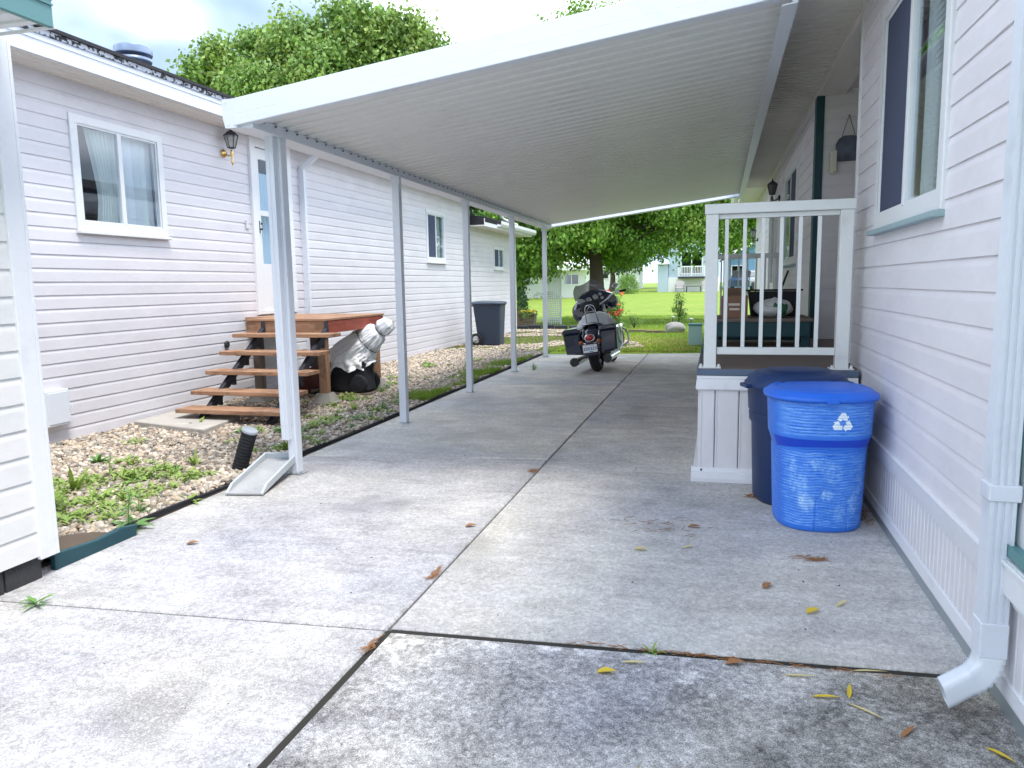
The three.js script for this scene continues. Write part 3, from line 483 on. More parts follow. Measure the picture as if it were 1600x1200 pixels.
  part('mounting', bx(-0.045, -0.03, 0.02, 0.2, 0, 0.02, 0.003), mat([0.55, 0.55, 0.5], 0.5), ch); part('screw', cyl([0.01, 0.02, 0.05], [0.01, 0.02, 0.053], 0.006), M.steelDark, ch);
}
// ---------------------------------------------------------------- carport
{
  const c = thing('carport', 'white aluminium carport with ribbed roof over the driveway', 'carport', [0, 0, 0]);
  const xl = -3.24, xr = 0.43, zf = -4.60, zb = -14.75, sl = 0.122, Y = x => 2.535 + (x + 3.2) * sl, p = 0.146;
  const n = Math.floor((zf - zb) / p);
  const pan = []; { const z = t => -t * p, hgt = 0.048, th = 0.0015; const a = [[0, 0.012], [0.03, 0.003], [0.10, 0], [0.62, 0], [0.70, 0.003], [0.74, hgt], [0.94, hgt], [0.985, 0.012], [1, 0.012]]; for (const [t, y] of a) pan.push([z(t), y]); for (const [t, y] of [...a].reverse()) pan.push([z(t), y + th]); }
  const warp = g => { const q = g.attributes.position; for (let i = 0; i < q.count; i++) { const x = q.getX(i), z = q.getZ(i); q.setX(i, x + lerp(0.0118, -0.004, clamp((x - xl) / (xr - xl))) * (z + 14.5)); } return g; }; // the frame is slightly out of square
  for (let i = 0; i < n; i++) { const g = prism(pan.map(([z, y]) => [z + zf - i * p, y]), 'x', xl, xr), q = g.attributes.position; for (let j = 0; j < q.count; j++) q.setY(j, q.getY(j) + Y(q.getX(j))); g.computeVertexNormals(); part('roof_pan', warp(g), M.aluPan, c); }
  const cpart = (name, gs, m, pa) => part(name, warp(join(gs)), m, pa);
  const sheet = (x0, x1, y0, y1, z0, z1, b) => { const g = bx(x0, x1, y0, y1, z0, z1, b), q = g.attributes.position; for (let i = 0; i < q.count; i++) q.setY(i, q.getY(i) + (q.getX(i) - xl) * sl); g.computeVertexNormals(); return g; };
  const y0 = Y(xl);
  cpart('front_fascia', [sheet(xl - 0.02, xr + 0.02, y0 - 0.042, y0 + 0.028, zf + 0.012, zf + 0.03, 0.003), sheet(xl - 0.02, xr + 0.02, y0 + 0.031, y0 + 0.135, zf + 0.006, zf + 0.024, 0.003), sheet(xl - 0.02, xr + 0.02, y0 - 0.044, y0 - 0.036, zf - 0.05, zf + 0.028, 0.002)], M.alu, c);
  cpart('rear_fascia', [sheet(xl - 0.02, xr + 0.02, y0 - 0.045, y0 + 0.125, zb - 0.03, zb - 0.012, 0.003), sheet(xl - 0.02, xr + 0.02, y0 - 0.05, y0 - 0.035, zb - 0.03, zb + 0.06, 0.002)], M.alu, c);
  cpart('eave_gutter', prism([[xl + 0.0, y0 - 0.055], [xl - 0.085, y0 - 0.055], [xl - 0.10, y0 + 0.01], [xl - 0.10, y0 + 0.10], [xl - 0.09, y0 + 0.10], [xl - 0.088, y0 + 0.012], [xl - 0.077, y0 - 0.043], [xl - 0.0, y0 - 0.043]], 'z', zb - 0.02, zf + 0.02), M.alu, c);
  cpart('gutter_end_cap', [prism([[xl + 0.0, y0 - 0.058], [xl - 0.088, y0 - 0.058], [xl - 0.104, y0 + 0.01], [xl - 0.104, y0 + 0.128], [xl + 0.0, y0 + 0.132]], 'z', zf + 0.021, zf + 0.027), ...[[-0.09, 0.11], [-0.075, -0.035]].map(([a, b]) => ball(xl + a + 0.012, y0 + b, zf + 0.028, 0.006, 0.006, 0.004, 8))], M.alu, c);
  cpart('eave_beam', [bx(xl + 0.02, xl + 0.11, y0 - 0.06, y0 + 0.012, zb, zf, 0.004), bx(xl - 0.0, xl + 0.02, y0 - 0.056, y0 + 0.06, zb, zf, 0.003)], M.alu, c);
  const sc = []; for (let i = 0; i < n; i++) sc.push(bx(xl + 0.108, xl + 0.122, Y(xl + 0.11) - 0.022, Y(xl + 0.11) - 0.014, zf - (i + 0.84) * p, zf - (i + 0.84) * p - 0.012)); cpart('screw_row', sc, M.steelDark, c);
  cpart('wall_ledger', [sheet(xr - 0.02, xr + 0.012, y0 - 0.075, y0 + 0.10, zb, zf, 0.003), sheet(xr - 0.075, xr + 0.01, y0 - 0.082, y0 - 0.074, zb, zf, 0.002)], M.alu, c);
  const postX = xl + 0.065;
  for (const [i, z] of [-4.98, -7.12, -9.36, -11.72, -14.2].entries()) {
    const po = cpart('post', prism([...rect(-0.0375, 0.0375, -0.0375, 0.0375)].map(([a, b]) => [postX + a, z + b]), 'y', 0.004, y0 - 0.058, [], 0.006), M.alu, c);
    cpart('base_plate', [bx(postX - 0.06, postX + 0.07, 0.002, 0.008, z - 0.055, z + 0.055, 0.002), cyl([postX + 0.058, 0.006, z + 0.03], [postX + 0.058, 0.022, z + 0.03], 0.009, 0.009, 6)], M.galv, po);
    if (i) cpart('bracket', bx(postX - 0.05, postX + 0.05, y0 - 0.13, y0 - 0.055, z + 0.0385, z + 0.0425, 0.001), M.alu, po);
  }
  { // downspout on the first post
    const z = -4.914; const pts = []; const w = 0.062, d = 0.048;
    pts.push([-w / 2, d / 2], [-0.006, d / 2], [-0.004, d / 2 - 0.004], [0.004, d / 2 - 0.004], [0.006, d / 2], [w / 2, d / 2], [w / 2, -d / 2], [-w / 2, -d / 2]);
    cpart('downspout', [prism(pts.map(([a, b]) => [postX - 0.026 + a, z + b]), 'y', 0.275, 0.40), prism(pts.map(([a, b]) => [postX - 0.026 + a * 1.06, z + b * 1.06]), 'y', 0.385, y0 - 0.05)], M.alu, c);
    cpart('side_channel', [bx(postX + 0.010, postX + 0.016, 0.38, y0 - 0.06, -4.9415, -4.934), bx(postX + 0.024, postX + 0.032, 0.02, y0 - 0.06, -4.9425, -4.937)], M.alu, c);
  }
}
// ---------------------------------------------------------------- porch: deck, railing, skirting
{
  const pz = -5.36, pe = -11.0, x0 = -0.11, x1 = 0.93;
  const d = thing('porch', 'raised porch deck with white panel skirting beside the house', 'porch', [0, 0, 0]);
  for (let i = 0, z = pz; z > pe; z -= 0.142, i++) part('deck_board', bx(x0 + 0.012, z < -5.86 && z > -8.2 ? 2.18 : x1 - 0.008, 0.775, 0.80, z - 0.006, z - 0.139, 0.003), M.deckBoard, d);
  part('edge_band', [bx(x0, x1 - 0.01, 0.755, 0.798, pz - 0.003, pz + 0.018, 0.004), bx(x0 - 0.012, x0 + 0.010, 0.755, 0.798, pe, pz + 0.018, 0.004)], mat([0.10, 0.15, 0.24], 0.55, { map: dirtMap, metric: true }), d);
  part('top_trim', [prism([[pz - 0.01, 0.755], [pz + 0.010, 0.752], [pz + 0.014, 0.735], [pz + 0.012, 0.728], [pz + 0.022, 0.66], [pz + 0.018, 0.652], [pz - 0.01, 0.65]], 'x', x0 - 0.01, x1 - 0.015), prism([[x0 + 0.01, 0.755], [x0 - 0.008, 0.752], [x0 - 0.018, 0.66], [x0 + 0.01, 0.65]], 'z', pe, pz)], M.trim, d);
  const sk = sub('skirting', d);
  const xs = [x0 + 0.012, 0.005, 0.165, 0.325, 0.485, 0.645, 0.805, x1 - 0.015];
  for (let i = 0; i < xs.length - 1; i++) part('panel', prism([[xs[i] + 0.004, pz - 0.03], [xs[i] + 0.003, pz - 0.002], [xs[i] + 0.009, pz + 0.006], [xs[i] + 0.020, pz + 0.003], [xs[i + 1] - 0.008, pz + 0.003], [xs[i + 1] - 0.002, pz - 0.003], [xs[i + 1] - 0.002, pz - 0.03]], 'y', 0.06, 0.652), M.skirt, sk);
  for (let z = pz - 0.05; z > pe; z -= 0.16) part('panel', prism([[x0 + 0.02, z], [x0 + 0.004, z], [x0 - 0.001, z - 0.01], [x0 - 0.001, z - 0.148], [x0 + 0.006, z - 0.157], [x0 + 0.02, z - 0.157]], 'y', 0.06, 0.652), M.skirt, sk);
  part('base_trim', [prism([[pz - 0.02, 0.105], [pz + 0.008, 0.102], [pz + 0.012, 0.075], [pz + 0.034, 0.068], [pz + 0.038, 0.03], [pz + 0.034, 0.002], [pz - 0.02, 0.002]], 'x', x0 - 0.04, x1 - 0.03), prism([[x0 + 0.02, 0.07], [x0 - 0.03, 0.068], [x0 - 0.036, 0.002], [x0 + 0.02, 0.002]], 'z', pe, pz - 0.02)], M.trim, sk);
  part('screw', cyl([x0 + 0.03, 0.085, pz + 0.008], [x0 + 0.03, 0.085, pz + 0.014], 0.008), M.steelDark, sk);
  part('joist_frame', [bx(x0 + 0.03, x1 - 0.02, 0.62, 0.77, pz - 0.08, pz - 0.04), bx(x0 + 0.03, 0.0, 0.1, 0.77, pe + 0.05, pe + 0.1), bx(x1 - 0.08, x1 - 0.02, 0.62, 0.77, pe, pz - 0.1)], M.woodGrey, d);
  // street-side railing
  const r = thing('porch_railing', 'white metal porch railing with six balusters above the bins', 'railing', [0, 0.8, -5.43]);
  const RM = mat([0.80, 0.83, 0.85], 0.35, { map: dirtMap, metric: true });
  for (const x of [-0.035, 0.815]) { const po = part('post', bx(x - 0.042, x + 0.042, 0.006, 1.05, -0.042, 0.042, 0.005), RM, r); part('base_plate', [bx(x - 0.075, x + 0.075, 0.0005, 0.009, -0.06, 0.06, 0.002), ...[-1, 1].map(k => cyl([x + k * 0.06, 0.008, 0.04], [x + k * 0.06, 0.03, 0.04], 0.01, 0.01, 6))], RM, po); }
  part('top_rail', bx(-0.085, 0.865, 1.05, 1.118, -0.05, 0.05, 0.006), RM, r);
  part('under_rail', bx(0.008, 0.772, 1.018, 1.049, -0.02, 0.02, 0.003), RM, r);
  part('bottom_rail', bx(0.008, 0.772, 0.095, 0.145, -0.022, 0.022, 0.004), RM, r);
  for (let i = 0; i < 6; i++) { const x = 0.062 + i * 0.118; part('baluster', bx(x - 0.0125, x + 0.0125, 0.146, 1.017, -0.0125, 0.0125, 0.002), RM, r); }
  // far railing
  const f = thing('porch_railing', 'white railing across the far end of the porch behind bench', 'railing', [0, 0.8, -10.9]);
  const FM = RM;
  for (const x of [-0.05, 0.80]) part('post', bx(x - 0.04, x + 0.04, 0, 0.9, -0.04, 0.04, 0.004), FM, f);
  part('top_rail', bx(-0.1, 0.88, 0.9, 0.965, -0.045, 0.045, 0.005), FM, f);
  part('bottom_rail', bx(-0.01, 0.76, 0.08, 0.12, -0.02, 0.02, 0.003), FM, f);
  for (let i = 0; i < 6; i++) { const x = 0.06 + i * 0.115; part('baluster', bx(x - 0.011, x + 0.011, 0.121, 0.899, -0.011, 0.011), FM, f); }
  // bench box and the things on it
  const b = thing('storage_bench', 'dark teal wooden bench with brown top on the porch', 'bench', [0.38, 0.8, -7.35]);
  part('seat_top', bx(-0.44, 0.44, 0.235, 0.265, -0.45, 0.30, 0.004), M.deckBoard, b);
  part('front_panel', bx(-0.42, 0.42, 0.10, 0.233, 0.25, 0.285, 0.003), M.teal, b);
  for (const [x, z] of [[-0.39, 0.22], [0.39, 0.22], [-0.39, -0.38], [0.39, -0.38]]) part('leg', bx(x - 0.035, x + 0.035, 0, 0.234, z - 0.03, z + 0.03, 0.003), M.teal, b);
  part('back_panel', bx(-0.4, 0.4, 0.02, 0.233, -0.43, -0.40), M.teal, b);
  const cb = thing('cardboard_box', 'open brown cardboard carton with pale print on the porch bench', 'box', [0.16, 1.066, -7.2]);
  const bm = mat([0.30, 0.20, 0.14], 0.9), cm = mat([1, 1, 1], 0.9, { map: canvasTex(256, 128, (k, w, h) => { k.fillStyle = '#8a6a58'; k.fillRect(0, 0, w, h); k.fillStyle = '#d8cfc4'; k.fillRect(70, 42, 110, 14); k.fillRect(80, 70, 95, 12); }) });
  part('front_side', bx(-0.115, 0.115, 0.0, 0.20, 0.096, 0.10), cm, cb); part('other_sides', [bx(-0.115, 0.115, 0, 0.20, -0.10, -0.096), bx(-0.115, -0.111, 0, 0.20, -0.095, 0.095), bx(0.111, 0.115, 0, 0.20, -0.095, 0.095), bx(-0.115, 0.115, 0, 0.005, -0.095, 0.095)], bm, cb);
  part('flap', bx(-0.10, 0.10, -0.002, 0.002, 0, 0.09).rotateX(-0.9).translate(0, 0.2, -0.1), bm, cb);
  const tb = thing('storage_tub', 'black open plastic tub behind the carton on the bench', 'tub', [0.52, 1.066, -7.55]);
  part('shell', [prism([[-0.2, 0], [0.2, 0], [0.23, 0.24], [0.215, 0.24], [0.19, 0.015], [-0.19, 0.015], [-0.215, 0.24], [-0.23, 0.24]], 'z', -0.12, 0.12), prism([[-0.2, 0], [0.2, 0], [0.228, 0.23], [-0.228, 0.23]], 'z', 0.105, 0.118), prism([[-0.2, 0], [0.2, 0], [0.228, 0.23], [-0.228, 0.23]], 'z', -0.118, -0.105)], M.blackMatt, tb);
  part('rim', [bx(-0.24, 0.24, 0.235, 0.25, 0.115, 0.135), bx(-0.24, 0.24, 0.235, 0.25, -0.135, -0.115), bx(-0.25, -0.22, 0.235, 0.25, -0.13, 0.13), bx(0.22, 0.25, 0.235, 0.25, -0.13, 0.13)], M.blackMatt, tb);
  part('tool_handle', cyl([0.0, 0.05, 0], [0.12, 0.42, 0.05], 0.01), M.black, tb);
  const bag = thing('plastic_bag', 'crumpled white and green plastic bag of soil on the bench', 'bag', [0.50, 1.066, -7.24]);
  const lump = (rx, ry, rz, s) => surf(28, 18, (u, v) => { const a = u * Math.PI * 2, b = v * Math.PI, k = 0.8 + 0.4 * fbm(Math.cos(a) * 2 + 5, Math.sin(a) * 2 + b * 2, s, 3); return [Math.cos(a) * Math.sin(b) * rx * k, Math.max(0, (1 - Math.cos(b)) * ry * k), Math.sin(a) * Math.sin(b) * rz * k]; }, true);
  part('bag_body', lump(0.17, 0.08, 0.11, 3), mat([0.60, 0.62, 0.62], 0.5), bag); part('green_print', lump(0.075, 0.06, 0.06, 4).translate(0.05, 0.015, 0.055), mat([0.02, 0.14, 0.07], 0.5), bag);
}

// ---------------------------------------------------------------- wooden steps and landing
{
  const s = thing('wooden_steps', 'wooden landing and open steps leading to the neighbour\'s white door', 'steps', [0, 0, 0]);
  const L = -5.40, Rr = -4.15;
  const tr = [[-6.53, 0.175], [-6.785, 0.33], [-7.045, 0.515], [-7.305, 0.705], [-7.565, 0.885]];
  for (const [z, y] of tr) part('tread', bx(L, Rr, y - 0.042, y, z - 0.27, z, 0.006), M.wood, s);
  for (const x of [L + 0.22, Rr - 0.2]) { // steel stringer with risers brackets
    part('stringer', barBetween([x, 0.02, -6.62], [x, 0.90, -7.86], 0.05, 0.085), M.steelDark, s);
    for (const [z, y] of tr) part('bracket', [bx(x - 0.02, x + 0.02, y - 0.175, y - 0.043, z - 0.215, z - 0.18), bx(x - 0.022, x + 0.022, y - 0.05, y - 0.043, z - 0.25, z - 0.03)], M.steelDark, s);
    part('hanger', bx(x - 0.028, x + 0.028, 0.86, 1.01, -7.868, -7.862, 0.002), M.steelDark, s);
  }
  const lf = -7.875, lb = -9.46, ll = -5.42, lr = -4.37, top = 1.04;
  for (let i = 0, z = lf + 0.012; z > lb; z -= 0.136, i++) part('landing_board', bx(z < -8.3 ? -5.79 : ll, lr + 0.006, top - 0.026, top, z - 0.132, z, 0.004), M.wood, s);
  part('front_fascia', bx(ll, lr, top - 0.165, top - 0.028, lf - 0.04, lf, 0.005), M.wood, s);
  part('side_fascia', bx(lr - 0.04, lr, top - 0.175, top - 0.028, lb, lf - 0.042, 0.005), M.woodRed, s);
  part('rear_fascia', bx(-5.79, lr - 0.042, top - 0.165, top - 0.028, lb, lb + 0.04, 0.005), M.wood, s);
  part('left_fascia', bx(ll, ll + 0.04, top - 0.165, top - 0.028, lb + 0.042, lf - 0.042, 0.005), M.wood, s);
  for (const [x, z] of [[-4.46, -7.97], [-4.46, -9.37], [-5.33, -7.97], [-5.33, -9.3]]) {
    part('leg', bx(x - 0.048, x + 0.048, 0.13, top - 0.166, z - 0.048, z + 0.048, 0.004), x > -5 ? M.wood : M.woodGrey, s);
    part('footing', [prism([[x - 0.14, z - 0.14], [x + 0.14, z - 0.14], [x + 0.14, z + 0.14], [x - 0.14, z + 0.14]], 'y', 0, 0.06, [], 0.01), G(new THREE.CylinderGeometry(0.11, 0.17, 0.12, 4, 1)).rotateY(Math.PI / 4).translate(x, 0.10, z)], M.concOld, s);
  }
}
// ---------------------------------------------------------------- small things on the gravel
solo('paving_slab', prism([[-5.74, -6.33], [-4.70, -6.05], [-4.82, -6.80], [-5.76, -6.95]], 'y', 0.0, 0.075, [], 0.008), mat([0.56, 0.53, 0.48], 0.95, { map: M.concOld.map, metric: true }), 'square pale concrete slab lying before the wooden steps', 'slab');
{
  const t = thing('drain_pipe', 'black corrugated drain pipe end rising slanted from the gravel', 'pipe', [-3.56, -0.06, -4.93]);
  const pr = []; for (let i = 0; i <= 64; i++) { const y = i / 64 * 0.42; pr.push([0.056 + (Math.floor(i / 2) % 2 ? 0.003 : 0), y]); }
  const g = lathe(pr, 32); const tilt = new THREE.Matrix4().makeRotationZ(-0.36); part('pipe_wall', g.applyMatrix4(tilt), M.blackMatt, t);
  part('cap', lathe([[0, 0.414], [0.044, 0.413], [0.05, 0.42], [0.06, 0.423], [0.062, 0.405], [0.058, 0.4]], 32).applyMatrix4(tilt), mat([0.33, 0.36, 0.40], 0.6), t);
}
{
  const t = thing('splash_block', 'grey plastic splash tray sloping from the first carport post', 'splash block', [-3.135, 0.0, -4.66], 0);
  const m = mat([0.50, 0.55, 0.60], 0.55, { map: dirtMap, metric: true }), T = (g) => g.rotateX(0.14).rotateY(0.17).translate(0, 0.052, 0);
  part('floor', T(prism([[-0.115, -0.33], [0.105, -0.33], [0.125, 0.33], [-0.125, 0.33]], 'y', 0, 0.012)), mat([0.46, 0.47, 0.48], 0.8, { map: M.concOld.map, metric: true }), t);
  for (const k of [-1, 1]) part('side_wall', T(prism([[0.33, 0.0], [0.33, 0.014], [0.24, 0.05], [-0.33, 0.055], [-0.33, 0.0]], 'x', k < 0 ? -0.137 : 0.112, k < 0 ? -0.118 : 0.131, [], 0.004)), m, t);
  part('back_wall', T(bx(-0.135, 0.13, 0.0, 0.055, -0.348, -0.330, 0.004)), m, t);
}
{ // machine under a tied white sheet
  const t = thing('covered_machine', 'black garden machine wrapped in tied white plastic sheet beside landing', 'machine', [-4.62, 0.0, -8.95]);
  part('board', bx(-0.36, 0.36, 0.02, 0.045, -0.24, 0.26, 0.004), M.woodGrey, t);
  for (const z of [0.19, -0.19]) part('wheel', lathe([[0, -0.04], [0.05, -0.04], [0.06, -0.03], [0.1, -0.04], [0.115, -0.025], [0.12, 0], [0.115, 0.025], [0.1, 0.04], [0.06, 0.03], [0.05, 0.04], [0, 0.04]], 26).rotateX(Math.PI / 2).translate(0.2, 0.165, z), M.blackMatt, t);
  part('housing', surf(56, 30, (u, v) => { const a = u * Math.PI * 2, k = Math.pow(Math.pow(Math.abs(Math.cos(a)), 3.5) + Math.pow(Math.abs(Math.sin(a)), 3.5), -1 / 3.5), cap = v > 0.9 ? Math.sqrt(Math.max(0, 1 - Math.pow((v - 0.9) / 0.1, 2))) : v < 0.05 ? 0.9 + v * 2 : 1, y = 0.05 + v * 0.43, f = 1 + 0.05 * Math.sin(a * 5 + v * 4) + 0.08 * (fbm(u * 8, v * 5, 3) - 0.5); return [(Math.cos(a) * k * (0.30 - 0.05 * v) * cap * f) + 0.02, y, Math.sin(a) * k * (0.20 - 0.03 * v) * cap * f]; }, true), M.blackMatt, t);
  part('handle', [tube([[0.15, 0.42, 0.06], [0.36, 0.70, 0.05], [0.58, 0.90, 0.03]], 0.013), tube([[0.15, 0.42, -0.06], [0.36, 0.70, -0.05], [0.58, 0.90, -0.03]], 0.013)], M.black, t);
  // loose sheet tied round the handles, falling open over the black housing
  const cpos = c => { const k = Math.min(1, c / 0.72); return [lerp(0.62, 0.0, Math.pow(k, 0.95)), lerp(0.95, 0.50, Math.pow(k, 1.1))]; };
  const rad = c => (c < 0.05 ? 0.02 + c * 1.6 : lerp(0.10, 0.30, Math.pow(Math.min(1, (c - 0.05) / 0.67), 1.2))) - 0.045 * Math.exp(-Math.pow((c - 0.2) / 0.03, 2)) - 0.02 * Math.exp(-Math.pow((c - 0.42) / 0.03, 2));
  part('plastic_sheet', surf(150, 110, (u, v) => {
    const a = (u * 1.86 + 0.07) * Math.PI - 1.15, c = v, [cx, cy] = cpos(c), k = sstep(0.45, 0.75, c), n = [lerp(-0.6, -1, k), lerp(0.75, 0.22, k)];
    let r = rad(Math.min(c, 0.72)); const fold = 1 + (0.07 * Math.sin(a * 7 + c * 6) + 0.05 * Math.sin(a * 13 - c * 11) + 0.03 * Math.sin(a * 29 + c * 17)) * (0.5 + 0.8 * sstep(0.2, 0.8, c)) + 0.16 * (fbm(u * 18, c * 11, 8, 4) - 0.5);
    r *= fold; const t2 = Math.max(0, (c - 0.72) / 0.28), hem = 0.17 + 0.15 * Math.cos(a) + 0.05 * Math.sin(a * 3 + 1) + 0.03 * Math.sin(a * 8);
    return [cx + n[0] * Math.cos(a) * r * (1 + 0.12 * t2), cy + n[1] * Math.cos(a) * r - t2 * hem, Math.sin(a) * r * (0.78 + 0.08 * t2)];
  }), mat([0.80, 0.82, 0.85], 0.75, { side: THREE.DoubleSide }), t);
  for (const c of [0.2, 0.42]) { const [cx, cy] = cpos(c), r = rad(c) * 1.09; part('tie_cord', tube([...Array(25)].map((_, i) => { const a = i / 24 * Math.PI * 2; return [cx - 0.6 * Math.cos(a) * r, cy + 0.75 * Math.cos(a) * r, Math.sin(a) * r * 0.8]; }), 0.006, 60, 6), M.black, t); }
}
{
  const t = thing('wheelbarrow', 'dark red wheelbarrow tray stored tilted under the landing', 'wheelbarrow', [-4.98, 0.05, -8.78]);
  const m = mat([0.11, 0.035, 0.03], 0.7, { side: THREE.DoubleSide });
  const tilt = new THREE.Matrix4().makeRotationZ(0.35);
  part('tray', surf(36, 14, (u, v) => { const a = u * Math.PI * 2, k = Math.pow(Math.pow(Math.abs(Math.cos(a)), 4) + Math.pow(Math.abs(Math.sin(a)), 4), -0.25), r = v < 0.3 ? v / 0.3 * 0.6 : 0.6 + (v - 0.3) / 0.7 * 0.4; return [Math.cos(a) * k * 0.28 * r, v < 0.3 ? 0.04 : 0.04 + (v - 0.3) / 0.7 * 0.26, Math.sin(a) * k * 0.38 * r]; }, true).applyMatrix4(tilt), m, t);
  part('rim', tube([...Array(33)].map((_, i) => { const a = i / 32 * Math.PI * 2, k = Math.pow(Math.pow(Math.abs(Math.cos(a)), 4) + Math.pow(Math.abs(Math.sin(a)), 4), -0.25); return [Math.cos(a) * k * 0.28, 0.30, Math.sin(a) * k * 0.38]; }), 0.01, 80, 6).applyMatrix4(tilt), m, t);
  part('wheel', lathe([[0, -0.03], [0.08, -0.03], [0.1, -0.045], [0.16, -0.03], [0.17, 0], [0.16, 0.03], [0.1, 0.045], [0.08, 0.03], [0, 0.03]], 24).rotateZ(Math.PI / 2).translate(-0.08, 0.12, -0.5), M.rubber, t);
  part('handle', [cyl([-0.2, 0.08, 0.5], [-0.16, 0.02, -0.5], 0.018), cyl([0.16, 0.08, 0.5], [0.0, 0.02, -0.5], 0.018)], M.woodGrey, t);
}
// ---------------------------------------------------------------- bins
{
  // blue recycling bin: oval tub with wavy ribs, upper band, arch panel, printed emblem and pale scuffs
  const t = thing('recycling_bin', 'bright blue oval recycling bin with white recycling emblem by the wall', 'bin', [0.585, 0, -4.60], 0.10);
  const H = 0.745, prof = y => { // half width, half depth
    if (y < 0.03) { const k = Math.sqrt(Math.max(0, 1 - Math.pow((0.03 - y) / 0.03, 2))); return [0.222 + 0.012 * k, 0.232 + 0.012 * k]; }
    if (y < 0.47) { const k = (y - 0.03) / 0.44; return [lerp(0.234, 0.252, k), lerp(0.244, 0.256, k)]; }
    if (y < 0.535) { const k = (y - 0.47) / 0.065; return [lerp(0.252, 0.272, k), lerp(0.256, 0.278, k)]; }
    return [lerp(0.272, 0.282, (y - 0.535) / (H - 0.535)), lerp(0.278, 0.288, (y - 0.535) / (H - 0.535))];
  };
  const arch = (x, y) => { const w = 0.088 - y * 0.02; if (y > 0.24) return 1; const top = 0.24 - 0.05 * Math.pow(Math.abs(x) / w, 3); return Math.max(Math.abs(x) - w, y - top) / 0.006; };
  const body = surf(420, 300, (u, v) => {
    const y = v * H, a = u * Math.PI * 2 + Math.PI * 0.5, [rw, rd] = prof(y), n = 2.5, c = Math.cos(a), s = -Math.sin(a);
    const k = Math.pow(Math.pow(Math.abs(c), n) + Math.pow(Math.abs(s), n), -1 / n); let x = c * k * rw, z = s * k * rd;
    const fr = sstep(0.1, 0.4, s); let off = 0;
    if (y > 0.03 && y < 0.455 + 0.02 * Math.cos(x * 7)) off = Math.sin((y + 0.004 * Math.sin(x * 40) * (1 - y)) / 0.0158 * Math.PI * 2 + 0.8 * Math.sin(x * 26)) * 0.0027 * sstep(0.2, 0.02, Math.max(0, Math.abs(x) - 0.19));
    if (y > 0.56 && y < 0.72) off = Math.sin(y / 0.0172 * Math.PI * 2) * 0.0022 * sstep(0.23, 0.19, Math.abs(x));
    const A = arch(x - 0.03, y); if (s > 0.2 && Math.abs(A) < 1.2) off -= 0.007 * (1 - Math.abs(A) / 1.2);
    if (s > 0.2 && Math.abs(x - 0.03) < 0.032 && Math.abs(y - 0.437) < 0.006) off -= 0.006;
    return [x + c * off * (1 - fr * 0.4), y, z + s * off];
  }, true);
  const bm = canvasTex(2048, 1024, (k, w, h) => { // u: round the tub (front at 0.5), v: height
    k.fillStyle = '#3278e0'; k.fillRect(0, 0, w, h);
    const R = mulberry(4), Yp = y => (1 - y / H) * h;
    // sun-bleached, chalky plastic on the ribbed front, brushed on in many strokes
    const scuff = (n, x0, x1, y0, y1, al, len, wd) => { for (let i = 0; i < n; i++) { const x = lerp(x0, x1, R()) * w, y = Yp(lerp(y0, y1, R())), l = len * (0.4 + R()), a = (R() - 0.5) * 0.5; k.strokeStyle = `rgba(150,198,255,${al * R()})`; k.lineWidth = 1 + R() * wd; k.beginPath(); k.moveTo(x - l / 2, y); k.quadraticCurveTo(x, y + (R() - 0.5) * 14, x + Math.cos(a) * l / 2, y + Math.sin(a) * l / 2); k.stroke(); } };
    scuff(5200, 0.345, 0.655, 0.03, 0.455, 0.17, 60, 8); scuff(1700, 0.34, 0.66, 0.55, 0.735, 0.19, 80, 8);
    for (const [cx, cy, rx, ry, n] of [[0.415, 0.25, 0.018, 0.09, 220], [0.43, 0.17, 0.028, 0.05, 260], [0.60, 0.17, 0.02, 0.06, 170], [0.52, 0.34, 0.03, 0.05, 120], [0.545, 0.12, 0.02, 0.05, 120], [0.50, 0.22, 0.02, 0.03, 120], [0.385, 0.33, 0.012, 0.1, 130], [0.62, 0.30, 0.012, 0.09, 110], [0.47, 0.40, 0.05, 0.03, 120]]) for (let i = 0; i < n; i++) { const a = R() * 6.3, q = Math.sqrt(R()), x = (cx + Math.cos(a) * q * rx) * w, y = Yp(cy + Math.sin(a) * q * ry); k.strokeStyle = `rgba(210,235,255,${0.03 + 0.07 * R()})`; k.lineWidth = 5 + R() * 20; k.beginPath(); k.moveTo(x, y); k.lineTo(x + (R() - 0.5) * 30, y + (R() - 0.3) * 70); k.stroke(); }
    // unscuffed saturated band below the rim step
    k.fillStyle = '#0c45cc'; k.beginPath(); k.moveTo(0.30 * w, Yp(0.53)); k.lineTo(0.71 * w, Yp(0.53)); k.lineTo(0.71 * w, Yp(0.462)); k.quadraticCurveTo(0.51 * w, Yp(0.515), 0.30 * w, Yp(0.462)); k.fill();
    // three chasing arrows: each a bent band with an arrow head
    k.save(); k.translate(0.535 * w, Yp(0.632)); k.scale(w / (Math.PI * 2 * 0.285) * 0.064, h / H * 0.064); k.fillStyle = '#eaf6ff';
    k.strokeStyle = '#eaf6ff'; k.lineWidth = 0.36; k.lineJoin = 'bevel';
    const T = [[0, -0.74], [0.70, 0.46], [-0.70, 0.46]], mix = (p, q, t) => [lerp(p[0], q[0], t), lerp(p[1], q[1], t)];
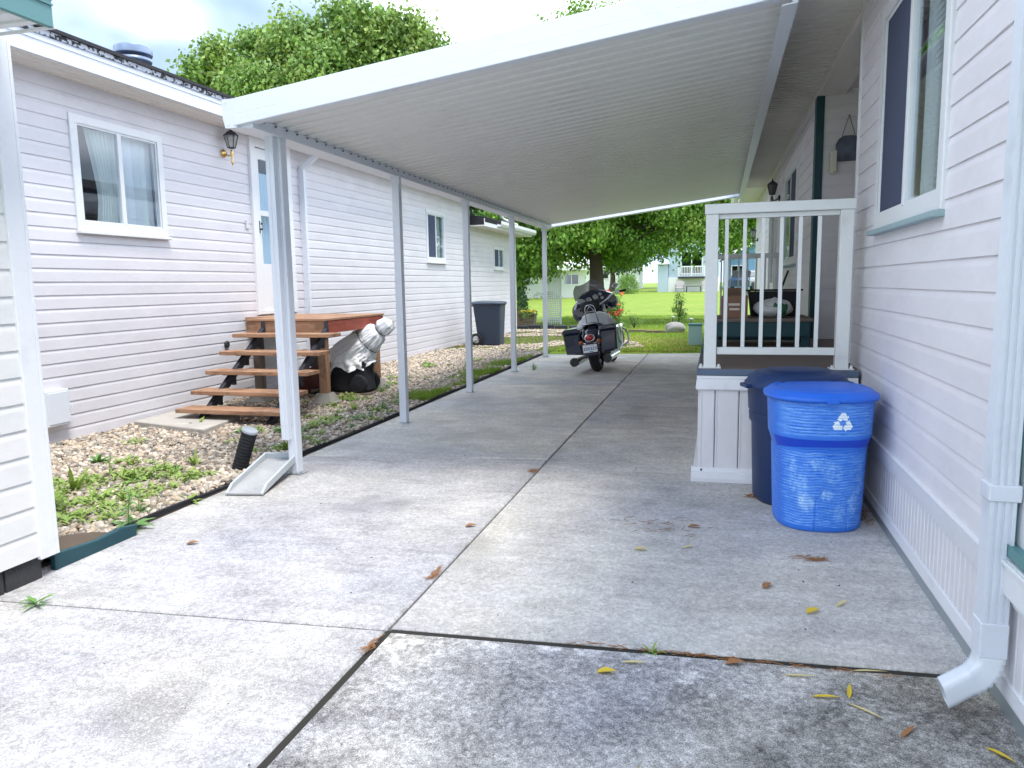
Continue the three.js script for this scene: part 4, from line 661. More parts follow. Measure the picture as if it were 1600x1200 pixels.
    for (let i = 0; i < 3; i++) { const P = T[(i + 2) % 3], C = T[i], N = T[(i + 1) % 3], S = mix(P, C, 0.52), E2 = mix(C, N, 0.27), tip = mix(C, N, 0.50), d = [N[0] - C[0], N[1] - C[1]], l = Math.hypot(...d), n = [-d[1] / l, d[0] / l];
      k.beginPath(); k.moveTo(...S); k.lineTo(...C); k.lineTo(...E2); k.stroke();
      k.beginPath(); k.moveTo(...tip); k.lineTo(E2[0] + n[0] * 0.36, E2[1] + n[1] * 0.36); k.lineTo(E2[0] - n[0] * 0.36, E2[1] - n[1] * 0.36); k.closePath(); k.fill(); }
    k.restore();
  });
  part('body', body, phys([1, 1, 1], 0.42, { map: bm }), t);
  const LM = phys([0.018, 0.15, 0.74], 0.4);
  const oval = (rw, rd, y) => [...Array(73)].map((_, i) => { const a = i / 72 * Math.PI * 2, c = Math.cos(a), s = Math.sin(a), k = Math.pow(Math.pow(Math.abs(c), 2.4) + Math.pow(Math.abs(s), 2.4), -1 / 2.4); return [c * k * rw, y, s * k * rd]; });
  const rings = [oval(0.286, 0.292, 0.742), oval(0.302, 0.308, 0.738), oval(0.306, 0.312, 0.752), oval(0.303, 0.309, 0.764), oval(0.285, 0.291, 0.772), oval(0.272, 0.278, 0.786), oval(0.258, 0.264, 0.792), oval(0.235, 0.24, 0.793), oval(0.228, 0.233, 0.788), oval(0.218, 0.223, 0.788), oval(0.205, 0.21, 0.796), oval(0.12, 0.12, 0.802), oval(0.001, 0.001, 0.804)];
  part('lid', surf(72, rings.length - 1, (u, v) => rings[Math.round(v * (rings.length - 1))][Math.round(u * 72)], true), LM, t);
  part('lid_tab', bx(-0.03, 0.03, 0.735, 0.765, 0.30, 0.325, 0.006), LM, t);
}
{
  const t = thing('rubbish_bin', 'dark navy oval bin standing behind the blue recycling bin', 'bin', [0.50, 0, -5.02], 0.3);
  const NM = phys([0.005, 0.025, 0.095], 0.45), n = 2.4;
  const ring = (rw, rd, y, m = 73) => [...Array(m)].map((_, i) => { const a = i / (m - 1) * Math.PI * 2, c = Math.cos(a), s = Math.sin(a), k = Math.pow(Math.pow(Math.abs(c), n) + Math.pow(Math.abs(s), n), -1 / n); return [c * k * rw, y, s * k * rd]; });
  const loft = (rs) => surf(72, rs.length - 1, (u, v) => rs[Math.round(v * (rs.length - 1))][Math.round(u * 72)], true);
  part('body', loft([ring(0.001, 0.001, 0), ring(0.225, 0.20, 0.0), ring(0.245, 0.225, 0.03), ring(0.262, 0.24, 0.50), ring(0.276, 0.255, 0.52), ring(0.278, 0.257, 0.57), ring(0.27, 0.25, 0.575), ring(0.282, 0.262, 0.59), ring(0.29, 0.27, 0.74)]), NM, t);
  part('side_groove', [...[-1, 1].flatMap(k => [prism([[k * 0.10 - 0.003, 0.06], [k * 0.10 + 0.003, 0.06], [k * 0.10 + 0.003, 0.46], [k * 0.10 - 0.003, 0.46]], 'z', 0.225, 0.25)])], NM, t);
  const LM = phys([0.007, 0.032, 0.12], 0.45);
  part('lid', loft([ring(0.292, 0.272, 0.735), ring(0.308, 0.288, 0.735), ring(0.31, 0.29, 0.76), ring(0.295, 0.275, 0.775), ring(0.275, 0.255, 0.81), ring(0.24, 0.22, 0.83), ring(0.2, 0.18, 0.825), ring(0.18, 0.16, 0.845), ring(0.001, 0.001, 0.85)]), LM, t);
  for (const k of [-1, 1]) part('handle', bx(k * 0.30, k * 0.345, 0.735, 0.76, -0.06, 0.06, 0.008), LM, t);
}
{
  const t = thing('wheelie_bin', 'slate-grey wheeled bin with grey lid by the house annex', 'bin', [-5.03, 0.03, -16.65], 0.0);
  const BM = phys([0.034, 0.05, 0.085], 0.5), n = 8;
  const ring = (rw, rd, y, ox = 0) => [...Array(61)].map((_, i) => { const a = i / 60 * Math.PI * 2, c = Math.cos(a), s = Math.sin(a), k = Math.pow(Math.pow(Math.abs(c), n) + Math.pow(Math.abs(s), n), -1 / n); return [c * k * rw + ox, y, s * k * rd]; });
  const loft = (rs) => surf(60, rs.length - 1, (u, v) => rs[Math.round(v * (rs.length - 1))][Math.round(u * 60)], true);
  part('body', loft([ring(0.001, 0.001, 0, 0.03), ring(0.25, 0.20, 0, 0.03), ring(0.26, 0.21, 0.03, 0.03), ring(0.33, 0.28, 0.90, 0), ring(0.345, 0.295, 0.91, 0), ring(0.345, 0.295, 0.94, 0)]), BM, t);
  part('lid', loft([ring(0.35, 0.30, 0.935), ring(0.375, 0.315, 0.94, -0.01), ring(0.375, 0.315, 0.965, -0.01), ring(0.34, 0.29, 0.985, -0.01), ring(0.25, 0.2, 1.0, -0.01), ring(0.001, 0.001, 1.005, -0.01)]), phys([0.06, 0.08, 0.12], 0.5), t);
  for (const z of [0.31, -0.31]) { const w = part('wheel', lathe([[0.085, -0.028], [0.13, -0.03], [0.14, -0.02], [0.14, 0.02], [0.13, 0.03], [0.085, 0.028]], 30).rotateX(Math.PI / 2).translate(-0.235, 0.14, z), M.rubber, t); part('hub', [lathe([[0, 0.02], [0.03, 0.025], [0.035, 0.01], [0, 0.0]], 20).rotateX(Math.PI / 2).translate(-0.235, 0.14, z), ...[...Array(10)].map((_, i) => { const a = i * Math.PI / 5; return cyl([-0.235 + 0.03 * Math.cos(a), 0.14 + 0.03 * Math.sin(a), z], [-0.235 + 0.09 * Math.cos(a), 0.14 + 0.09 * Math.sin(a), z], 0.009, 0.011, 6); })], mat([0.55, 0.55, 0.57], 0.5), w); }
  part('axle', cyl([-0.235, 0.14, -0.3], [-0.235, 0.14, 0.3], 0.012), M.steelDark, t);
  part('handle', tube([[-0.34, 0.9, 0.2], [-0.42, 0.9, 0.2], [-0.44, 0.9, 0], [-0.42, 0.9, -0.2], [-0.34, 0.9, -0.2]], 0.014, 30, 8), BM, t);
}

// ---------------------------------------------------------------- touring motorcycle (nose away from the street, on its side stand)
{
  const b = thing('motorcycle', 'dark touring motorcycle with hard saddlebags parked at the carport end', 'motorcycle', [-1.80, 0.0, -11.92]);
  b.rotation.order = 'YXZ'; b.rotation.set(0, -0.02, 0.14);
  const paint = phys([0.012, 0.018, 0.05], 0.22, { clearcoat: 1, clearcoatRoughness: 0.05 });
  const tyreProf = (R, w) => { const p = []; for (let i = 0; i <= 18; i++) { const a = -Math.PI * 0.62 + i / 18 * Math.PI * 1.24; p.push([R - w * 0.42 + Math.cos(a) * w * 0.42, Math.sin(a) * w * 0.5]); } return p; };
  const wheel = (R, w) => [lathe(tyreProf(R, w), 48).rotateZ(Math.PI / 2)];
  const rim = (R, w) => [lathe([[R - 0.10, -w * 0.36], [R - 0.08, -w * 0.4], [R - 0.075, 0], [R - 0.08, w * 0.4], [R - 0.10, w * 0.36]], 48).rotateZ(Math.PI / 2), cyl([-w * 0.45, 0, 0], [w * 0.45, 0, 0], 0.06), ...[...Array(9)].map((_, i) => { const a = i / 9 * 6.283; return cyl([0, 0.04 * Math.cos(a), 0.04 * Math.sin(a)], [0, (R - 0.09) * Math.cos(a), (R - 0.09) * Math.sin(a)], 0.012, 0.016, 8); })];
  const up = (gs, y, z) => gs.map(g => g.translate(0, y, z));
  const fender = (R, w, a0, a1, cz, cy, lip = 0.9) => surf(40, 14, (u, v) => { const a = lerp(a0, a1, u), t = (v - 0.5) * Math.PI * lip, r = R + Math.cos(t) * 0.055 - 0.03; return [Math.sin(t) * w * 0.5, cy + Math.sin(a) * r, cz + Math.cos(a) * r]; });
  // ---- rear
  const rw = part('rear_wheel', up(wheel(0.32, 0.16), 0.32, 0), M.rubber, b); part('rim', up(rim(0.32, 0.16), 0.32, 0), M.chrome, rw);
  part('rear_fender', [fender(0.37, 0.22, -0.10, 2.6, 0, 0.34), fender(0.385, 0.225, -0.12, 0.10, 0, 0.34)], paint, b);
  part('tail_light', ball(0, 0.565, 0.345, 0.075, 0.05, 0.045), phys([0.42, 0.006, 0.01], 0.18, { clearcoat: 1 }), b);
  part('tail_light_bezel', G(new THREE.TorusGeometry(0.075, 0.012, 10, 32).scale(1, 0.7, 1)).rotateX(-0.2).translate(0, 0.565, 0.345), M.chrome, b);
  part('signal_bar', tube([[-0.14, 0.50, 0.34], [-0.06, 0.478, 0.38], [0.06, 0.478, 0.38], [0.14, 0.50, 0.34]], 0.012), M.chrome, b);
  for (const x of [-0.14, 0.14]) part('turn_signal', [lathe([[0, 0.05], [0.022, 0.045], [0.034, 0.025], [0.037, 0], [0.034, -0.012], [0, -0.012]], 20).rotateX(Math.PI / 2).translate(x, 0.505, 0.345)], phys([0.42, 0.10, 0.02], 0.25, { clearcoat: 1 }), b);
  const plate = canvasTex(256, 160, (k, w, h) => { k.fillStyle = '#f2f6fa'; k.fillRect(0, 0, w, h); k.fillStyle = '#17368a'; k.font = 'bold 84px sans-serif'; k.textAlign = 'center'; k.textBaseline = 'middle'; k.fillText('Z05323', w / 2, 84, 236); k.font = 'bold 20px sans-serif'; k.fillText('British Columbia', w / 2, 20, 200); k.fillStyle = '#14a6b8'; k.fillRect(112, 132, 70, 20); });
  { const g = bx(-0.112, 0.112, 0.345, 0.465, 0.0, 0.003); const p = g.attributes.position, uv = g.attributes.uv; for (let i = 0; i < p.count; i++) uv.setXY(i, (p.getX(i) + 0.112) / 0.224, (p.getY(i) - 0.345) / 0.12); part('licence_plate', g.translate(0, 0, 0.415), mat([1, 1, 1], 0.4, { map: plate }), b); }
  part('plate_mount', bx(-0.06, 0.06, 0.36, 0.50, 0.385, 0.412, 0.006), M.black, b);
  for (const s of [-1, 1]) {
    const bag = part('saddlebag', prism([[s * 0.135, 0.31], [s * 0.40, 0.345], [s * 0.425, 0.66], [s * 0.165, 0.66]].sort((p, q) => 0), 'z', -0.34, 0.33, [], 0.025), paint, b);
    part('lid', prism([[s * 0.150, 0.662], [s * 0.435, 0.662], [s * 0.432, 0.705], [s * 0.39, 0.735], [s * 0.21, 0.735], [s * 0.160, 0.71]], 'z', -0.35, 0.34, [], 0.018), paint, bag);
    part('latch', bx(s * 0.436, s * 0.446, 0.62, 0.70, -0.05, 0.05, 0.004), M.chrome, bag);
    part('muffler', [cyl([s * 0.24, 0.215, -0.65], [s * 0.255, 0.225, 0.42], 0.05, 0.062, 20), cyl([s * 0.255, 0.225, 0.40], [s * 0.26, 0.228, 0.48], 0.066, 0.074, 20, true)], M.chrome, b);
    part('exhaust_tip', cyl([s * 0.2575, 0.227, 0.455], [s * 0.2585, 0.228, 0.462], 0.065, 0.065, 20), M.black, b);
    if (s > 0) part('bag_guard', tube([[s * 0.30, 0.30, 0.33], [s * 0.47, 0.36, 0.32], [s * 0.485, 0.58, 0.26], [s * 0.46, 0.66, 0.05], [s * 0.44, 0.42, -0.2], [s * 0.3, 0.3, -0.3]], 0.012, 40, 8), M.chrome, b);
    part('shock', cyl([s * 0.135, 0.35, 0.02], [s * 0.135, 0.62, -0.12], 0.025), M.chrome, b);
  }
  part('fender_strut', [-1, 1].flatMap(s => [tube([[s * 0.125, 0.56, 0.24], [s * 0.13, 0.68, 0.10], [s * 0.13, 0.70, -0.2]], 0.016), ball(s * 0.135, 0.60, 0.22, 0.022)]), M.chrome, b);
  // ---- backrest and rack
  part('luggage_rack', [tube([[-0.12, 0.755, -0.15], [-0.14, 0.77, 0.12], [0, 0.775, 0.2], [0.14, 0.77, 0.12], [0.12, 0.755, -0.15]], 0.010, 40), ...[-0.07, 0, 0.07].map(x => cyl([x, 0.772, -0.12], [x, 0.775, 0.17], 0.007)), cyl([-0.13, 0.77, 0.04], [0.13, 0.77, 0.04], 0.008)], M.chrome, b);
  part('sissy_bar', [tube([[-0.10, 0.72, -0.12], [-0.09, 0.86, -0.06], [-0.07, 1.03, -0.02], [-0.04, 1.06, -0.015], [0.04, 1.06, -0.015], [0.07, 1.03, -0.02], [0.09, 0.86, -0.06], [0.10, 0.72, -0.12]], 0.010, 60), cyl([-0.075, 0.96, -0.03], [0.075, 0.96, -0.03], 0.008), cyl([-0.06, 0.97, -0.03], [0, 1.05, -0.015], 0.007), cyl([0.06, 0.97, -0.03], [0, 1.05, -0.015], 0.007)], M.chrome, b);
  part('backrest_pad', (() => { const g = surf(40, 24, (u, v) => { const a = u * Math.PI * 2, t = v * Math.PI, k = Math.pow(Math.pow(Math.abs(Math.cos(a)), 3.2) + Math.pow(Math.abs(Math.sin(a)), 3.2), -1 / 3.2); return [Math.cos(a) * k * Math.sin(t) * 0.155 * (1 + 0.1 * Math.sin(a)), 1.03 + Math.sin(a) * k * Math.sin(t) * 0.10, -0.075 + Math.cos(t) * 0.05]; }, true); return g; })(), mat([0.014, 0.016, 0.022], 0.55), b);
  // ---- middle
  part('seat', surf(30, 24, (u, v) => { const z = lerp(0.10, -0.72, v), a = (u - 0.5) * Math.PI, w = lerp(0.13, 0.19, Math.sin(v * 2.6)), y = v < 0.45 ? 0.79 : lerp(0.79, 0.70, sstep(0.45, 0.65, v)); return [Math.sin(a) * w, y - 0.12 + Math.cos(a) * 0.12, z]; }), M.black, b);
  part('dust_cover', surf(60, 50, (u, v) => { const z = lerp(-0.10, -1.02, v), a = (u - 0.5) * Math.PI * 1.05, w = lerp(0.29, 0.25, v) + 0.015 * Math.sin(u * 42 + v * 6) + 0.012 * Math.sin(v * 30), top = 0.90 + 0.05 * Math.sin(v * 5) - (v < 0.08 ? (0.08 - v) * 1.6 : 0), ht = 0.27 + 0.03 * Math.sin(v * 13); return [Math.sin(a) * w, top - ht * (1 - Math.cos(a)) * 0.95 + 0.012 * (fbm(u * 12, v * 12, 6) - 0.5), z]; }), mat([0.74, 0.76, 0.79], 0.75, { side: THREE.DoubleSide }), b);
  part('fuel_tank', ball(0, 0.80, -0.86, 0.17, 0.14, 0.28, 24), paint, b);
  part('engine', [bx(-0.17, 0.17, 0.22, 0.44, -0.98, -0.46, 0.03), ...[-1, 1].flatMap(s => [...Array(8)].map((_, i) => cyl([0, 0.44 + i * 0.03, -0.72 + s * (0.06 + i * 0.016)], [0, 0.455 + i * 0.03, -0.72 + s * (0.068 + i * 0.016)], 0.10, 0.10, 18))), cyl([0.12, 0.33, -0.62], [0.22, 0.33, -0.62], 0.11, 0.10, 24)], mat([0.16, 0.165, 0.17], 0.35, { metalness: 0.9 }), b);
  part('frame', [tube([[-0.10, 0.30, 0.0], [-0.12, 0.28, -0.5], [-0.11, 0.25, -0.95], [-0.04, 0.7, -1.12]], 0.018), tube([[0.10, 0.30, 0.0], [0.12, 0.28, -0.5], [0.11, 0.25, -0.95], [0.04, 0.7, -1.12]], 0.018), tube([[0, 0.62, 0.1], [0, 0.68, -0.5], [0, 0.85, -1.08]], 0.022), cyl([0, 0.72, -1.12], [0, 0.98, -1.06], 0.035)], M.black, b);
  part('crash_bar', [-1, 1].map(s => tube([[s * 0.06, 0.62, -1.02], [s * 0.36, 0.58, -1.0], [s * 0.40, 0.36, -0.98], [s * 0.12, 0.24, -0.95]], 0.016, 30)), M.chrome, b);
  part('side_stand', [cyl([-0.12, 0.25, -0.85], [-0.27, 0.03, -0.80], 0.012), bx(-0.31, -0.24, 0.015, 0.03, -0.82, -0.77, 0.004)], M.chrome, b);
  // ---- front end, steered to the left about the raked steering head
  const hd = V(0, 0.96, -1.09), axis = V(0, Math.cos(26 * DEG), Math.sin(26 * DEG)).normalize();
  const st = new THREE.Matrix4().makeTranslation(hd.x, hd.y, hd.z).multiply(new THREE.Matrix4().makeRotationAxis(axis, 36 * DEG)).multiply(new THREE.Matrix4().makeTranslation(-hd.x, -hd.y, -hd.z));
  const F = (name, gs, m, p = b) => part(name, join(gs).applyMatrix4(st), m, p);
  const fz = -1.56, fy = 0.31;
  const fw = F('front_wheel', up(wheel(0.31, 0.13), fy, fz), M.rubber); F('rim', up(rim(0.31, 0.13), fy, fz), M.chrome, fw);
  F('front_fender', [fender(0.345, 0.17, -0.2, 2.5, fz, fy, 1.1)], paint);
  F('fork', [-1, 1].map(s => cyl([s * 0.1, fy, fz], [s * 0.1, 1.02, -1.16], 0.026, 0.024, 14)), M.chrome);
  const out = []; { const half = [[0, 0.235], [0.10, 0.23], [0.21, 0.19], [0.31, 0.12], [0.40, 0.03], [0.43, -0.06], [0.41, -0.16], [0.34, -0.225], [0.25, -0.22], [0.21, -0.14], [0.15, -0.12], [0, -0.12]]; for (const p of half) out.push(p); for (const p of [...half].reverse().slice(1, -1)) out.push([-p[0], p[1]]); }
  const tiltF = g => g.rotateX(-0.30).translate(0, 1.12, -1.26);
  const fa = F('fairing', [tiltF(prism(out, 'z', -0.16, 0.0, [], 0.035)), tiltF(G(new THREE.SphereGeometry(1, 28, 14, 0, Math.PI * 2, 0, Math.PI / 2).rotateX(-Math.PI / 2).scale(0.40, 0.20, 0.17)).translate(0, 0.0, -0.13))], paint);
  for (const [x, y, r] of [[-0.065, 0.075, 0.043], [0.065, 0.075, 0.043], [0.17, 0.09, 0.026], [0.17, 0.015, 0.026], [-0.17, 0.09, 0.026], [-0.17, 0.015, 0.026]]) F('gauge', [tiltF(G(new THREE.TorusGeometry(r, 0.006, 8, 28)).translate(x, y, 0.006)), tiltF(cyl([x, y, 0.0], [x, y, 0.005], r, r, 28))], mat([0.5, 0.52, 0.54], 0.3, { metalness: 0.5 }), fa);
  for (const s of [-1, 1]) F('speaker', [tiltF(cyl([s * 0.325, -0.07, 0.0], [s * 0.325, -0.07, 0.010], 0.075, 0.07, 28)), tiltF(G(new THREE.TorusGeometry(0.075, 0.007, 8, 28)).translate(s * 0.325, -0.07, 0.006))], mat([0.22, 0.22, 0.23], 0.6), fa);
  F('windshield', [tiltF(surf(30, 14, (u, v) => { const a = (u - 0.5) * 2, w = 0.30 * Math.sqrt(Math.max(0, 1 - Math.pow(v, 3.2) * 0.72)); return [a * w, 0.16 - 0.10 * a * a * (1 - v) + v * 0.24, -0.10 - v * -0.03 + 0.10 * a * a]; }))], phys([0.30, 0.29, 0.30], 0.12, { transmission: 0.55, thickness: 0, side: THREE.DoubleSide }));
  F('handlebar', [-1, 1].map(s => tube([[0, 1.05, -1.10], [s * 0.14, 1.08, -1.06], [s * 0.30, 1.13, -0.98], [s * 0.44, 1.10, -0.86]], 0.014, 30)), M.chrome);
  for (const s of [-1, 1]) { F('grip', [cyl([s * 0.37, 1.115, -0.92], [s * 0.455, 1.095, -0.845], 0.02)], M.rubber); F('mirror', [ball(s * 0.36, 1.24, -0.98, 0.065, 0.04, 0.022), cyl([s * 0.34, 1.14, -0.96], [s * 0.36, 1.22, -0.985], 0.007)], M.chrome); F('lever', [tube([[s * 0.30, 1.13, -1.0], [s * 0.38, 1.12, -0.97], [s * 0.45, 1.10, -0.91]], 0.006)], M.chrome); }
}

// ---------------------------------------------------------------- trees
function leafClump(seed, n, R0, len, flat = 0.8) {
  const R = mulberry(seed), pos = [];
  for (let i = 0; i < n; i++) {
    const d = V(R() * 2 - 1, (R() * 2 - 1) * flat, R() * 2 - 1).multiplyScalar(R0 * Math.cbrt(R())), a = V(R() - 0.5, R() * 0.6 - 0.75, R() - 0.5).normalize(), s = V(R() - 0.5, (R() - 0.5) * 0.7, R() - 0.5).cross(a).normalize(), l = len * (0.6 + 0.8 * R()), w = l * 0.30, m = d.clone().addScaledVector(a, l * 0.45), t = d.clone().addScaledVector(a, l), n2 = s.clone().cross(a).multiplyScalar(l * 0.06);
    const p = m.clone().addScaledVector(s, w).add(n2), q = m.clone().addScaledVector(s, -w).add(n2);
    for (const v of [d, p, t, d, t, q]) pos.push(v.x, v.y, v.z);
  }
  const g = new THREE.BufferGeometry(); g.setAttribute('position', new THREE.Float32BufferAttribute(pos, 3)); g.computeVertexNormals(); return G(g);
}
const clumpBig = leafClump(3, 60, 0.42, 0.115), clumpFar = leafClump(4, 60, 0.62, 0.19);
function tree(name, label, [x, z], { trunkR, fork, lobes, clumps, geo, material, seed, hue = 0.25, group, trunkTop }) {
  const y0 = hill(x, z), t = thing(name, label, 'tree', [x, y0 - 0.05, z], 0, group), R = mulberry(seed);
  part('trunk', [surf(16, 10, (u, v) => { const a = u * 6.2832, r = trunkR * (1.25 - 0.35 * v + 0.5 * Math.pow(1 - v, 6)) * (1 + 0.07 * Math.sin(a * 5 + v * 3)); return [Math.cos(a) * r + 0.1 * Math.sin(v * 3), v * fork, Math.sin(a) * r]; }, true)], M.bark, t);
  const tips = [];
  for (const [lx, ly, lz, rx, ry, rz] of lobes) {
    const c = [lx, ly, lz], mid = [lx * 0.35 + (R() - 0.5) * 0.4, lerp(fork, ly, 0.45) + 0.3, lz * 0.35], st = [0.14, fork - 0.15, 0];
    const cv = new THREE.CatmullRomCurve3([V(...st), V(...mid), V(lx, ly, lz)]);
    part('limb', surf(8, 12, (u, v) => { const p = cv.getPoint(v), a = u * 6.2832, r = trunkR * lerp(lobes.length > 20 ? 0.3 : 0.55, lobes.length > 20 ? 0.05 : 0.10, v); return [p.x + Math.cos(a) * r, p.y + Math.sin(a) * r * 0.5, p.z + Math.sin(a) * r]; }, true), M.bark, t);
    for (let k = 0; k < (lobes.length > 20 ? 2 : 5); k++) { const a = R() * 6.28, e = R() * 2 - 1, q = [lx + Math.cos(a) * rx * 0.75, ly + e * ry * 0.6, lz + Math.sin(a) * rz * 0.75]; tips.push(tube([mid, c, q].map((p, i) => i ? p : [lerp(p[0], lx, 0.6), lerp(p[1], ly, 0.6), lerp(p[2], lz, 0.6)]), trunkR * 0.09, 8, 5)); }
  }
  const tw = part('branches', tips, M.bark, t); tw.userData.kind = 'stuff';
  const tot = lobes.reduce((s, l) => s + l[3] * l[5], 0), list = [];
  for (const [lx, ly, lz, rx, ry, rz] of lobes) {
    const n = Math.round(clumps * rx * rz / tot);
    for (let i = 0; i < n; i++) {
      const d = V(R() * 2 - 1, R() * 2 - 1, R() * 2 - 1).normalize(), r = Math.pow(R(), 0.28) * (0.82 + 0.42 * fbm(d.x * 2.4 + lx, d.y * 2.4 + d.z * 2 + lz, seed, 3));
      const p = [lx + d.x * rx * r, ly + d.y * ry * r, lz + d.z * rz * r];
      if (fbm(p[0] * 0.9 + p[2] * 0.5, p[1] * 0.9 - p[2] * 0.3, seed + 2, 3) < (lobes.length > 20 ? 0.46 : 0.42)) continue;
      list.push(p);
    }
  }
  const im = new THREE.InstancedMesh(geo, material, list.length), o = new THREE.Object3D(), c = new THREE.Color();
  list.forEach((p, i) => { o.position.set(...p); o.rotation.set((R() - 0.5) * 1.2, R() * 6.3, (R() - 0.5) * 1.2); o.scale.setScalar(0.7 + 0.7 * R()); o.updateMatrix(); im.setMatrixAt(i, o.matrix); const k = 1 - hue + 2 * hue * R(), y = (R() - 0.4) * 0.35; im.setColorAt(i, c.setRGB(Math.min(1.6, k * (1 + Math.max(0, y) * 1.4)), k, k * (1 - y))); });
  im.name = 'crown'; im.userData.kind = 'stuff'; shade(im); t.add(im); return t;
}
tree('shade_tree', 'broad leafy shade tree on the lawn behind the motorcycle', [-4.15, -26.4], { trunkR: 0.23, fork: 2.7, clumps: 4600, geo: clumpBig, material: M.leafB, seed: 21, hue: 0.3, lobes: [[-1.9, 4.0, 0.8, 1.8, 1.7, 1.8], [-0.6, 4.2, 1.7, 1.9, 1.7, 1.6], [1.2, 4.1, 1.0, 1.9, 1.5, 1.8], [3.2, 3.9, 0.2, 2.1, 1.5, 1.8], [4.7, 4.4, -0.6, 1.7, 1.6, 1.6], [-0.4, 6.4, 0, 3.0, 2.6, 2.6], [2.4, 6.2, 0, 2.6, 2.2, 2.4], [0.0, 8.8, 0, 2.0, 1.7, 2.0], [-2.7, 3.1, 1.2, 1.1, 1.5, 1.0], [-1.9, 2.6, 1.5, 0.9, 1.0, 0.9], [-0.9, 3.3, -0.8, 1.3, 1.3, 1.0], [1.0, 3.0, -0.9, 1.2, 0.9, 1.0], [2.2, 3.2, 1.0, 1.0, 0.8, 0.9], [-1.3, 3.0, 1.6, 0.9, 1.0, 0.8], [0.4, 5.0, -1.8, 2.6, 2.2, 1.6]] });
const plumes = []; { const R = mulberry(91); // upright plumes of the tall tree: [px offset, top]
  for (const [x, top] of [[-6.7, 12.2], [-5.7, 13.2], [-4.8, 12.7], [-3.9, 13.5], [-2.9, 13.8], [-2.0, 13.0], [-1.1, 13.6], [-0.2, 13.1], [0.8, 14.0], [1.9, 13.8], [3.0, 13.5], [4.0, 13.4], [4.9, 12.6], [5.7, 11.7]]) {
    plumes.push([x, top - 1.25, (R() - 0.5) * 1.6, 0.62 + 0.25 * R(), 1.35, 0.7]); plumes.push([x + (R() - 0.5) * 0.6, top - 3.2, (R() - 0.2) * 1.8, 1.05 + 0.3 * R(), 1.3, 1.0]); if (R() < 0.75) plumes.push([x * 0.9 + (R() - 0.5), top - 5.2, (R() - 0.3) * 2, 1.3, 1.3, 1.2]);
  } }
tree('tall_tree', 'tall pale green tree rising beyond the neighbour\'s roof', [-17.6, -33], { trunkR: 0.4, fork: 4.0, clumps: 5200, geo: clumpFar, material: M.leafA, seed: 33, hue: 0.3, lobes: plumes });
tree('background_tree', 'dark green tree behind the annex roof, nearer the trellis', [-15.5, -46], { trunkR: 0.3, fork: 2.5, clumps: 1300, geo: clumpFar, material: M.leafC, seed: 43, lobes: [[0, 5.0, 0, 2.6, 2.6, 2.4], [-2.4, 4.4, 0, 2.0, 2.2, 2.0], [1.9, 3.9, 0, 1.6, 2.0, 1.6]], group: 'trees beyond the annex' });
tree('background_tree', 'yellow-green tree behind the annex roof beside darker one', [-21.5, -52], { trunkR: 0.3, fork: 2.5, clumps: 1300, geo: clumpFar, material: M.leafA, seed: 44, lobes: [[0, 5.6, 0, 3.0, 3.2, 2.4], [-2.8, 5.0, 0, 2.4, 2.4, 2.0], [2.8, 4.6, 0, 2.0, 2.4, 1.8]], group: 'trees beyond the annex' });
tree('background_tree', 'slender tree between the far white houses', [-8.8, -66], { trunkR: 0.2, fork: 2.0, clumps: 700, geo: clumpFar, material: M.leafC, seed: 45, lobes: [[0, 4.2, 0, 1.9, 2.0, 1.8], [1.2, 3.2, 0, 1.3, 1.4, 1.2]] });
tree('background_tree', 'large dark tree behind the far pale blue house', [-2, -78], { trunkR: 0.4, fork: 3, clumps: 1100, geo: clumpFar, material: M.leafC, seed: 46, lobes: [[0, 7, 0, 4, 4, 3], [4, 6, 0, 3, 3, 3], [-4, 6, 0, 3, 3, 3]] });
function shrub(name, label, [x, z], r, h, material, n, seed, group, geo = clumpBig) {
  const t = thing(name, label, 'shrub', [x, hill(x, z) - 0.02, z], 0, group), R = mulberry(seed), ps = [], list = [];
  for (let i = 0; i < 6; i++) { const a = R() * 6.3; ps.push(tube([[0, 0, 0], [Math.cos(a) * r * 0.3, h * 0.4, Math.sin(a) * r * 0.3], [Math.cos(a) * r * 0.6, h * 0.75, Math.sin(a) * r * 0.6]], 0.012, 8, 5)); }
  part('stem', ps, M.bark, t);
  const im = new THREE.InstancedMesh(geo, material, n), o = new THREE.Object3D(), c = new THREE.Color();
  for (let i = 0; i < n; i++) { const a = R() * 6.3, q = Math.sqrt(R()), y = R(); o.position.set(Math.cos(a) * r * q * (1 - 0.5 * y * y), h * y * 0.92 + 0.03, Math.sin(a) * r * q * (1 - 0.5 * y * y)); o.rotation.set(R() * 6, R() * 6, R() * 6); o.scale.setScalar((0.35 + 0.3 * R()) * Math.min(1, h * 0.8)); o.updateMatrix(); im.setMatrixAt(i, o.matrix); const k = 0.75 + 0.5 * R(); im.setColorAt(i, c.setRGB(k, k, k)); }
  im.name = 'foliage'; im.userData.kind = 'stuff'; shade(im); t.add(im); return t;
}
shrub('round_shrub', 'rounded bright green shrub before the far houses', [-6.3, -56], 0.95, 1.35, M.leafA, 170, 61);
shrub('low_shrub', 'low dark shrub at the foot of the far white wall', [-10.4, -47], 1.1, 0.5, M.leafC, 90, 62, 'shrubs along the far wall');
shrub('low_shrub', 'low dark shrub at the foot of the far white wall', [-12.7, -47], 1.0, 0.45, M.leafC, 90, 63, 'shrubs along the far wall');
shrub('garden_shrub', 'loose green shrub beside the lattice trellis', [-7.3, -27.5], 0.5, 1.5, M.leafA, 90, 64);
shrub('small_shrub', 'small low shrub on the lawn near the timber edging', [-2.45, -23.6], 0.28, 0.45, M.leafA, 40, 65);
shrub('sapling', 'thin young sapling behind the grey boulder', [-1.25, -27], 0.2, 1.0, M.leafA, 22, 66);
